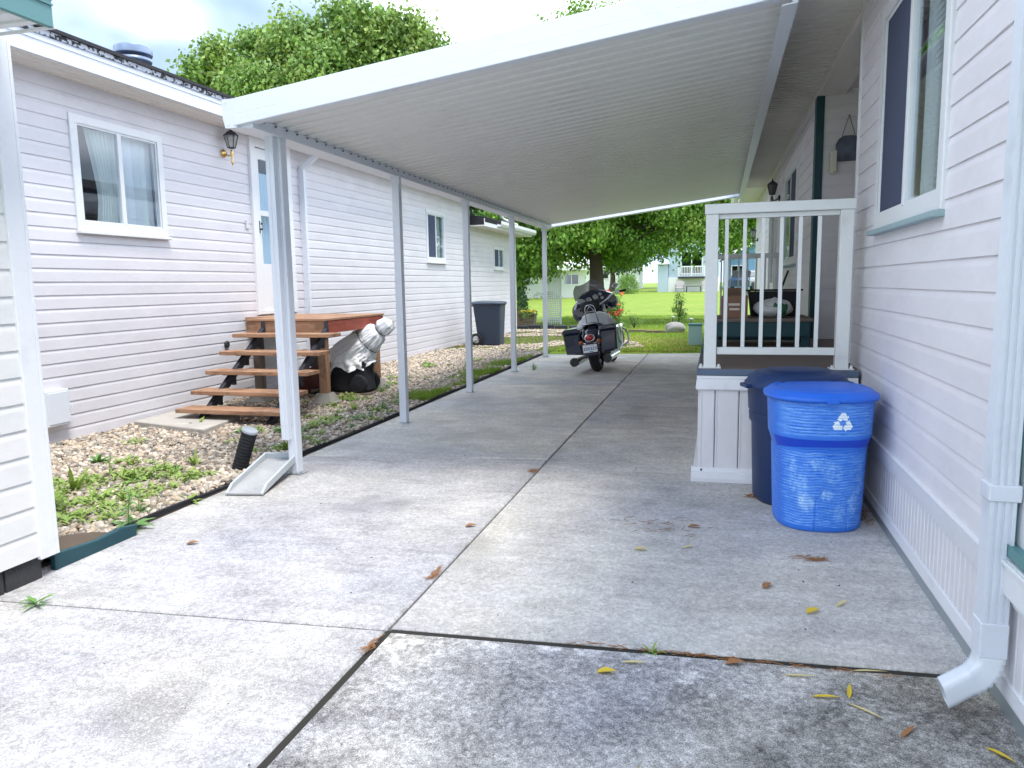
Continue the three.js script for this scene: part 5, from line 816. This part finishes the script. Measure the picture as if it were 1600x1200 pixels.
{ // flowering plant beside the motorcycle
  const t = shrub('flowering_plant', 'tall plant with red and orange blooms beside the motorcycle', [-2.72, -20.6], 0.26, 1.1, M.leafA, 46, 67), R = mulberry(8), fm = [mat([0.55, 0.05, 0.03], 0.7), mat([0.62, 0.16, 0.05], 0.7)];
  for (let i = 0; i < 26; i++) { const a = R() * 6.3, q = Math.sqrt(R()) * 0.27, y = 0.3 + R() * 0.98; const pet = []; for (let k = 0; k < 5; k++) { const g = G(new THREE.SphereGeometry(0.04, 6, 4)).scale(1, 0.35, 0.7).translate(0.035, 0, 0).rotateZ(0.4).rotateY(k * 1.257); pet.push(g); } const g = join(pet).rotateX(R() * 2).translate(Math.cos(a) * q, y, Math.sin(a) * q); part('bloom', g, fm[i % 2], t); }
}
// ---------------------------------------------------------------- garden bits behind the carport
{
  const t = thing('lattice_trellis', 'white wooden lattice trellis standing in the garden bed', 'trellis', [-5.42, 0, -25.6], 0.0), w = 0.44, h = 1.85;
  const WM = mat([0.80, 0.82, 0.84], 0.6);
  for (let i = 0; i <= 6; i++) part('upright', bx(-w / 2 + i * w / 6 - 0.014, -w / 2 + i * w / 6 + 0.014, 0, h, -0.01, 0.01), WM, t);
  for (let i = 0; i <= 24; i++) part('crossbar', bx(-w / 2, w / 2, 0.1 + i * 0.07 - 0.017, 0.1 + i * 0.07 + 0.017, 0.0105, 0.025), WM, t);
  for (const x of [-w / 2 - 0.03, w / 2 + 0.03]) part('post', bx(x - 0.03, x + 0.03, 0, h + 0.05, -0.035, 0.035, 0.004), WM, t);
  const pot = (name, label, x, z, w, h2, m) => { const p = thing(name, label, 'planter', [x, 0, z]); part('box', [prism([[-w / 2 * 0.85, 0], [w / 2 * 0.85, 0], [w / 2, h2], [w / 2 - 0.03, h2], [w / 2 * 0.8, h2 - 0.06], [-w / 2 * 0.8, h2 - 0.06], [-w / 2 + 0.03, h2], [-w / 2, h2]], 'z', -0.16, 0.16, [], 0.006)], m, p); part('rim', [bx(-w / 2 - 0.02, w / 2 + 0.02, h2 - 0.01, h2 + 0.025, 0.14, 0.18), bx(-w / 2 - 0.02, w / 2 + 0.02, h2 - 0.01, h2 + 0.025, -0.18, -0.14)], m, p); return p; };
  const p1 = pot('planter_box', 'weathered grey planter box with yellow flowers by the annex corner', -5.95, -24.0, 0.55, 0.42, M.woodGrey); const R = mulberry(3);
  for (let i = 0; i < 20; i++) part('bloom', join([0, 1, 2, 3].map(k => G(new THREE.SphereGeometry(0.035, 6, 4)).scale(1, 0.4, 0.7).translate(0.03, 0, 0).rotateY(k * 1.57))).translate((R() - 0.5) * 0.5, 0.46 + 0.12 * R(), (R() - 0.5) * 0.25), mat([0.75, 0.52, 0.02], 0.7), p1);
  const fol = new THREE.Mesh(leafClump(9, 160, 0.3, 0.10, 0.5).translate(0, 0.45, 0), M.leafA); fol.name = 'foliage'; fol.userData.kind = 'stuff'; p1.add(shade(fol));
  const p2 = pot('planter_box', 'terracotta-pink planter trough with a climbing plant on cane', -6.6, -25.2, 0.6, 0.5, mat([0.30, 0.17, 0.13], 0.85)); part('cane', cyl([0.2, 0.4, 0], [0.2, 1.7, 0], 0.015), M.woodGrey, p2); const f2 = new THREE.Mesh(leafClump(10, 160, 0.22, 0.11, 3.0).translate(0.2, 1.0, 0), M.leafC); f2.name = 'foliage'; f2.userData.kind = 'stuff'; p2.add(shade(f2));
  for (let i = 0; i < 7; i++) solo('edging_stone', prism([[-0.19, -0.1], [0.18, -0.11], [0.2, 0.09], [-0.18, 0.1]].map(([a, b]) => [-6.7 + i * 0.42 + a, -22.9 + b + 0.04 * Math.sin(i * 3)]), 'y', -0.01, 0.13 + 0.02 * Math.sin(i * 5), [], 0.02), M.steelDark.clone(), 'dark grey stone block edging the garden bed', 'stone', 'blocks edging the garden bed');
  const rock = (x, z, r, s) => { const R2 = mulberry(s); return surf(18, 12, (u, v) => { const a = u * 6.2832, b = v * Math.PI, k = 0.75 + 0.45 * fbm(Math.cos(a) * 1.5 + 4, Math.sin(a) * 1.5 + b * 1.5, s, 3); return [x + Math.cos(a) * Math.sin(b) * r * k, r * 0.35 + Math.cos(b) * r * 0.6 * k, z + Math.sin(a) * Math.sin(b) * r * k]; }, true); };
  solo('boulder', rock(-1.1, -21.6, 0.3, 5), mat([0.30, 0.29, 0.28], 0.95), 'single rounded grey boulder on the lawn between path lights', 'boulder');
  for (const [x, z, l] of [[-1.22, -22.6, 'black garden path light standing behind the grey boulder'], [-0.66, -21.3, 'black garden path light standing right of the grey boulder']]) { const s = thing('path_light', l.replace('standing right of', 'nearest the porch, beside'), 'path light', [x, 0, z]); part('stake', cyl([0, 0, 0], [0, 0.34, 0], 0.012), M.black, s); part('cap', lathe([[0, 0.42], [0.03, 0.41], [0.075, 0.385], [0.07, 0.375], [0, 0.375]], 18), M.galv, s); part('lens', lathe([[0.03, 0.34], [0.045, 0.375]], 18), M.lanternGlass, s); }
  for (const [i, [x, z, l]] of [[-2.15, -21.6, 0.5], [-1.62, -21.3, 0.55]].entries()) solo('edging_timber', bx(-l / 2, l / 2, 0, 0.07, -0.05, 0.05, 0.01).rotateY(0.1 - i * 0.15).translate(x, -0.005, z), M.woodGrey, 'short weathered edging timber lying in the lawn', 'timber', 'timbers edging the lawn bed');
  const u = thing('utility_box', 'pale teal utility box standing behind the porch end', 'utility box', [-0.42, 0, -17.2]); part('cabinet', bx(-0.16, 0.13, 0, 0.44, -0.14, 0.14, 0.012), mat([0.34, 0.50, 0.52], 0.5), u); part('lid', bx(-0.175, 0.145, 0.441, 0.48, -0.155, 0.155, 0.012), M.tealPale, u);
}
// ---------------------------------------------------------------- houses across the lawn
function farHouse(name, label, { x0, x1, z, d = 6, y1, roof = 1.4, wall, roofMat, wins = [], gable = false }) {
  const g = hill((x0 + x1) / 2, z), h = thing(name, label, 'house', [0, g - 0.1, 0]);
  part('wall', prism(rect(x0, x1, 0, y1), 'z', z - d, z, wins.map(([a, b, c, e]) => rect(a, b, c, e))), wall, h);
  if (gable) part('gable', prism([[x0, y1], [x1, y1], [(x0 + x1) / 2, y1 + roof]], 'z', z - 0.2, z - 0.05), wall, h);
  part('roof', gable ? prism([[x0 - 0.5, y1 - 0.15], [(x0 + x1) / 2, y1 + roof + 0.05], [x1 + 0.5, y1 - 0.15], [x1 + 0.5, y1 + 0.05], [(x0 + x1) / 2, y1 + roof + 0.25], [x0 - 0.5, y1 + 0.05]], 'z', z - d - 0.4, z + 0.5) : prism([[z + 0.5, y1 - 0.05], [z + 0.5, y1 + 0.1], [z - d / 2, y1 + roof], [z - d - 0.5, y1 + 0.1], [z - d - 0.5, y1 - 0.05]], 'x', x0 - 0.5, x1 + 0.5), roofMat, h);
  part('fascia', gable ? [barBetween([x0 - 0.5, y1 - 0.02, z + 0.52], [(x0 + x1) / 2, y1 + roof + 0.14, z + 0.52], 0.05, 0.24), barBetween([x1 + 0.5, y1 - 0.02, z + 0.52], [(x0 + x1) / 2, y1 + roof + 0.14, z + 0.52], 0.05, 0.24)] : bx(x0 - 0.5, x1 + 0.5, y1 - 0.12, y1 + 0.1, z + 0.5, z + 0.54), M.trim, h);
  for (const [a, b, c, e] of wins) { const w = sub('window', h); part('frame', prism(rect(a - 0.08, b + 0.08, c - 0.08, e + 0.08), 'z', z - 0.05, z + 0.04, [rect(a, b, c, e)]), M.frame, w); part('mullion', bx((a + b) / 2 - 0.03, (a + b) / 2 + 0.03, c, e, z - 0.04, z + 0.02), M.frame, w); part('pane', bx(a, b, c, e, z - 0.03, z - 0.02), M.glass, w); part('room_back', bx(a - 0.3, b + 0.3, c - 0.3, e + 0.3, z - d + 0.3, z - d + 0.35), M.room, w); }
  return h;
}
const wallW = mat([0.78, 0.79, 0.80], 0.6), wallB = mat([0.42, 0.52, 0.60], 0.6), roofG = mat([0.30, 0.32, 0.35], 0.9), roofW = mat([0.62, 0.64, 0.67], 0.7);
farHouse('white_bungalow', 'low white bungalow with pale grey roof beyond the trellis', { x0: -15.5, x1: -8.2, z: -49, y1: 2.0, roof: 1.0, wall: wallW, roofMat: roofW, wins: [[-13.1, -11.9, 0.95, 1.55], [-9.6, -8.7, 1.0, 1.6]] });
{ const h = farHouse('balcony_house', 'tall house with red-brown balcony seen past the annex corner', { x0: -23.5, x1: -16.6, z: -72, y1: 6.2, roof: 1.8, gable: true, wall: wallW, roofMat: roofW, wins: [[-18.6, -17.4, 3.6, 5.0]] }); part('balcony_floor', bx(-19.6, -16.4, 3.0, 3.2, -72, -70.3), M.woodRed, h); for (let i = 0; i < 14; i++) part('balcony_board', bx(-19.6 + i * 0.23, -19.42 + i * 0.23, 3.2, 4.2, -70.4, -70.35), M.woodRed, h); }
farHouse('gabled_house', 'white gabled house between the trees across the lawn', { x0: -12.6, x1: -7.4, z: -74, y1: 2.6, roof: 1.6, gable: true, wall: wallW, roofMat: roofG, wins: [[-11.2, -10.2, 1.2, 2.1]] });
{
  const h = farHouse('blue_house', 'pale blue two-level house with white balcony across the lawn', { x0: -3.6, x1: 0.2, z: -60, y1: 4.6, roof: 1.2, wall: wallB, roofMat: roofG, wins: [[-2.62, -1.12, 1.5, 3.1]] });
  part('lower_wall', bx(-3.62, 0.22, 0, 1.18, -60.0, -59.9), wallW, h); part('side_wing', bx(-4.4, -3.63, 0, 2.2, -62, -59.6), wallB, h); part('wing_roof', bx(-4.5, -3.5, 2.2, 2.3, -62.2, -59.4), M.trim, h);
  part('balcony_floor', bx(-2.85, -0.85, 1.10, 1.24, -59.9, -59.0), M.steelDark, h); part('balcony_rail', [bx(-2.85, -0.85, 1.95, 2.03, -59.06, -59.0), bx(-2.85, -2.79, 1.25, 1.95, -59.06, -59.0), bx(-0.91, -0.85, 1.25, 1.95, -59.06, -59.0), bx(-1.88, -1.82, 1.25, 1.95, -59.06, -59.0)], M.frame, h);
  for (let i = 0; i < 16; i++) part('baluster', bx(-2.74 + i * 0.118, -2.70 + i * 0.118, 1.25, 1.95, -59.05, -59.01), M.frame, h);
  farHouse('blue_cottage', 'blue cottage behind the parked car beyond the porch', { x0: 0.6, x1: 6.5, z: -70, y1: 2.7, roof: 1.4, gable: true, wall: mat([0.16, 0.32, 0.52], 0.6), roofMat: roofG, wins: [[1.3, 2.3, 1.2, 2.1]] });
  const ch = (x, l) => { const c = thing('lawn_chair', l, 'chair', [x, hill(x, -58) - 0.02, -58.2], 0, 'chairs below the balcony'), m = mat([0.36, 0.33, 0.33], 0.7); part('seat', bx(-0.3, 0.3, 0.32, 0.37, -0.25, 0.3, 0.005).rotateX(0.1), m, c); for (let i = 0; i < 5; i++) part('back_slat', bx(-0.055, 0.055, 0, 0.62 - Math.abs(i - 2) * 0.05, -0.012, 0.012).rotateX(-0.35).translate(-0.25 + i * 0.125, 0.32, -0.22), m, c); for (const [a, b] of [[-0.3, 0.25], [0.3, 0.25], [-0.3, -0.25], [0.3, -0.25]]) part('leg', bx(a - 0.03, a + 0.03, 0, b > 0 ? 0.55 : 0.34, b - 0.03, b + 0.03), m, c); for (const a of [-0.32, 0.32]) part('armrest', bx(a - 0.06, a + 0.06, 0.55, 0.58, -0.3, 0.32), m, c); };
  ch(-2.65, 'grey slatted lawn chair below the balcony rail'); ch(-0.75, 'grey slatted lawn chair below the balcony rail');
  const tb = thing('garden_table', 'low dark garden table between the two lawn chairs', 'table', [-1.65, hill(0, -58) - 0.02, -58.1]); part('top', bx(-0.55, 0.55, 0.42, 0.46, -0.3, 0.3), M.steelDark, tb); for (const [a, b] of [[-0.5, -0.25], [0.5, -0.25], [-0.5, 0.25], [0.5, 0.25]]) part('leg', bx(a - 0.03, a + 0.03, 0, 0.42, b - 0.03, b + 0.03), M.steelDark, tb);
  const car = thing('parked_car', 'dark blue car parked in front of the blue cottage', 'car', [2.4, hill(2, -62), -63], 1.2), cp = phys([0.02, 0.05, 0.12], 0.3, { clearcoat: 1 });
  part('body', prism([[-2.1, 0.3], [2.1, 0.3], [2.15, 0.75], [1.9, 0.9], [1.1, 0.98], [-1.9, 1.0], [-2.15, 0.8]], 'z', -0.85, 0.85, [], 0.06), cp, car); part('cabin', prism([[-1.8, 1.0], [1.05, 0.97], [0.45, 1.5], [-1.5, 1.52]], 'z', -0.74, 0.74, [], 0.08), phys([0.03, 0.035, 0.04], 0.08, {}), car); part('roof_panel', bx(-1.4, 0.35, 1.50, 1.54, -0.66, 0.66, 0.015), cp, car);
  for (const [x, z] of [[-1.3, 0.8], [1.3, 0.8], [-1.3, -0.8], [1.3, -0.8]]) part('wheel', lathe([[0, -0.1], [0.2, -0.1], [0.32, -0.09], [0.34, 0], [0.32, 0.09], [0.2, 0.1], [0, 0.1]], 24).rotateX(Math.PI / 2).translate(x, 0.34, z), M.rubber, car);
}

// ---------------------------------------------------------------- weeds, leaves, needles
function leafStrip(len, w, lift, droop, seed, lobed = false) { // a leaf along +x, rooted at the origin
  const R = mulberry(seed), n = 7;
  return surf(n, 2, (u, v) => { const k = Math.sin(Math.PI * Math.pow(u, 0.75)) * (lobed ? 0.6 + 0.4 * Math.abs(Math.sin(u * 9)) : 1), y = lift * u - droop * u * u; return [u * len, y + Math.abs(v - 0.5) * w * 0.5 * k, (v - 0.5) * w * k]; });
}
function weedGeo(seed, n, len, w, up, lobed) { const R = mulberry(seed), gs = []; for (let i = 0; i < n; i++) { const l = len * (0.55 + 0.6 * R()), li = up * (0.5 + R()); gs.push(leafStrip(l, w * (0.7 + 0.6 * R()), li, li * 0.6 * R() + 0.02, seed + i, lobed).rotateY(R() * 6.3).translate((R() - 0.5) * 0.02, 0, (R() - 0.5) * 0.02)); } return join(gs); }
const stemWeed = (seed, h) => { const R = mulberry(seed), gs = [tube([[0, 0, 0], [0.01, h * 0.5, 0.01], [0.02, h, -0.01]], 0.003, 6, 5)]; for (let i = 0; i < 12; i++) { const y = h * (0.15 + 0.85 * i / 12); gs.push(leafStrip(0.06 + 0.03 * R(), 0.022, 0.03, 0.03, seed + i).rotateY(R() * 6.3 + i * 2.4).translate(0.015 * y / h, y, 0)); } return join(gs); };
function mat2(seed) { const R = mulberry(seed), gs = []; for (let i = 0; i < 46; i++) { const a = R() * 6.3, q = Math.sqrt(R()) * 0.13; gs.push(leafStrip(0.035 + 0.03 * R(), 0.016 + 0.01 * R(), 0.02 + 0.02 * R(), 0.01, seed + i).rotateY(R() * 6.3).translate(Math.cos(a) * q, 0.005 + 0.05 * R() * (1 - q * 6), Math.sin(a) * q)); } return join(gs); }
{
  const V1 = [weedGeo(1, 13, 0.11, 0.028, 0.09), weedGeo(2, 16, 0.09, 0.02, 0.12), weedGeo(3, 10, 0.11, 0.03, 0.06, true), stemWeed(4, 0.2), mat2(5), mat2(6)], R = mulberry(12);
  const put = (x, z, k, s, m, label, group, y = 0.02) => { const o = shade(new THREE.Mesh(V1[k], m)); o.name = numbered('weed'); o.position.set(x, y, z); o.rotation.y = R() * 6.3; o.scale.setScalar(s); scene.add(o); tag(o, label, 'weed', group); };
  const LA = 'leafy green weed in the dense patch beside the shed corner', GA = 'weeds in the patch beside the shed', LB = 'small green weed growing through the open gravel', GB = 'weeds scattered over the gravel';
  for (let i = 0; i < 72; i++) { const a = R() * 6.3, q = Math.sqrt(R()), x = -4.02 + Math.cos(a) * q * 0.62, z = -4.0 + Math.sin(a) * q * 0.78; put(x, z, R() < 0.6 ? 4 + (R() * 2 | 0) : R() * 4 | 0, 0.55 + 0.5 * R() + (R() < 0.1 ? 0.25 : 0), R() < 0.85 ? M.weed : M.weedDark, LA, GA); }
  for (let i = 0; i < 120; i++) { const z = -4.6 - 9.5 * Math.pow(R(), 1.1), x = -5.2 + 1.8 * Math.pow(R(), 0.6); if (fbm(x * 1.3, z * 1.3, 40) < 0.46) continue; put(x, z, R() < 0.55 ? 4 + (R() * 2 | 0) : R() * 3 | 0, 0.5 + 0.6 * R(), R() < 0.75 ? M.weed : M.weedDark, LB, GB); }
  const dg = weedGeo(9, 14, 0.17, 0.05, 0.07, true); const d = solo('dandelion', [dg, stemWeed(5, 0.24)], M.weedDark, 'broad-leaved green dandelion at the driveway edge near teal board', 'weed'); d.position.set(-3.33, 0.0, -3.57);
  const d2 = solo('dandelion', [weedGeo(19, 10, 0.10, 0.03, 0.07, true)], M.weed, 'small light green weed at the driveway edge before splash tray', 'weed'); d2.position.set(-3.34, 0.0, -4.12);
  const d3 = solo('grass_tuft', [weedGeo(29, 12, 0.10, 0.018, 0.06)], M.weedDark, 'small grass tuft in the joint beside the block foundation', 'weed'); d3.position.set(-2.95, -0.004, -2.57); d3.scale.setScalar(0.9);
  const d4 = solo('grass_tuft', [weedGeo(39, 8, 0.05, 0.012, 0.05)], M.weed, 'tiny green sprout in the dark driveway joint', 'weed'); d4.position.set(-0.21, -0.02, -2.762);
  const d5 = solo('grass_tuft', [weedGeo(49, 9, 0.12, 0.014, 0.16)], M.weedDark, 'dry sprig standing on the drive beside fourth carport post', 'weed'); d5.position.set(-2.86, 0.0, -11.9);
  // willow leaves
  const lf = leafStrip(0.095, 0.016, 0.012, 0.004, 3).translate(-0.045, 0, 0), lw = leafStrip(0.075, 0.034, 0.016, 0.008, 4).translate(-0.035, 0, 0), ls = leafStrip(0.13, 0.012, 0.010, 0.003, 5).translate(-0.06, 0, 0);
  const pts = [[-0.361, -2.568, lw, M.yellow, 0.2, -0.006], [0.42, -3.262, lw, M.yellow, 0.7, 0], [0.55, -3.371, lf, M.straw, 0.9, 0], [0.31, -2.70, ls, M.straw, 0.1, -0.006], [0.382, -2.574, lf, M.yellow, 0.05, -0.006], [0.492, -2.518, ls, M.straw, -0.7, -0.006], [0.465, -2.63, lf, M.yellow, 1.4, -0.006], [0.833, -2.36, lf, M.yellow, -0.9, -0.006], [-0.363, -3.858, lw, M.straw, 0, 0], [-0.12, -3.95, lf, M.straw, 0.6, 0], [-0.27, -2.66, lf, M.straw, 0.1, -0.006], [0.09, -2.74, lw, M.needle, 0.3, -0.006], [-0.2, -2.0, lf, M.yellow, 1.3, -0.006], [0.55, -2.79, ls, M.straw, 0.1, -0.006], [0.25, -3.5, lw, M.needle, 1, 0], [-1.36, -4.04, lw, M.needle, 0.5, 0], [-0.1, -4.3, lw, M.needle, 0.2, 0], [0.6, -2.42, lf, M.needle, 0.9, -0.006], [-2.78, -3.42, lw, M.needle, 0.4, 0]];
  for (const [x, z, g, m, a, y] of pts) { const o = shade(new THREE.Mesh(g, m)); o.name = numbered('fallen_leaf'); o.position.set(x, y + 0.003, z); o.rotation.y = a; scene.add(o); tag(o, m === M.needle ? 'curled brown dead leaf lying on the concrete' : m === M.straw ? 'narrow pale straw-coloured willow leaf on the concrete' : 'yellow willow leaf lying on the concrete', 'leaf', m === M.needle ? 'brown leaves on the driveway' : m === M.straw ? 'straw-coloured leaves on the driveway' : 'yellow leaves on the driveway'); }
  const pile = (x, z, n, rx, rz, a0, label, y = 0) => { const gs = []; for (let i = 0; i < n; i++) { const a = a0 + (R() - 0.5) * 1.5, l = 0.03 + 0.05 * R(); gs.push(bx(-l / 2, l / 2, 0, 0.0018, -0.0011, 0.0011).rotateZ((R() - 0.5) * 0.15).rotateY(a).translate((R() + R() - 1) * rx, 0.004 + 0.008 * R(), (R() + R() - 1) * rz)); } const o = part(numbered('pine_needles'), gs, M.needle, scene); o.position.set(x, y, z); o.userData = { kind: 'stuff', label, category: 'needles' }; };
  pile(0.488, -3.906, 30, 0.10, 0.04, 0.2, 'scatter of brown pine needles before the blue bin'); pile(0.86, -4.75, 80, 0.06, 0.22, 1.2, 'drift of brown needles between blue bin and skirting'); pile(-1.30, -5.38, 24, 0.04, 0.06, 0.8, 'brown needles in the long joint far up the drive'); pile(-1.30, -3.3, 30, 0.02, 0.10, 1.4, 'reddish needles in the long joint midway'); pile(-1.285, -2.56, 20, 0.015, 0.06, 1.4, 'needles in the joint near the slab corner', -0.004); pile(0.05, -2.775, 50, 0.7, 0.012, 0.06, 'needles caught in the dark cross joint', -0.010); pile(0.28, -5.02, 40, 0.08, 0.05, 0.1, 'few brown needles at the foot of the navy bin'); pile(-0.25, -4.25, 26, 0.35, 0.25, 0.6, 'thin loose litter of needles on the right slab');
  // small dark specks of grit
  const gl = []; for (let i = 0; i < 110; i++) { const x = -3.2 + 4.0 * R(), z = -1.7 - 5 * R(); gl.push(G(new THREE.IcosahedronGeometry(0.002 + 0.004 * R() * R(), 0)).scale(1.4, 0.6, 1).rotateY(R() * 6).translate(x, 0.003 - (x > -1.26 && z > -2.7 ? 0.008 : 0), z)); }
  const gm = part('grit', gl, mat([0.05, 0.045, 0.04], 1), scene); gm.userData = { kind: 'stuff', label: 'dark grit specks scattered over the concrete drive', category: 'grit' };
}

renderer.render(scene, camera);
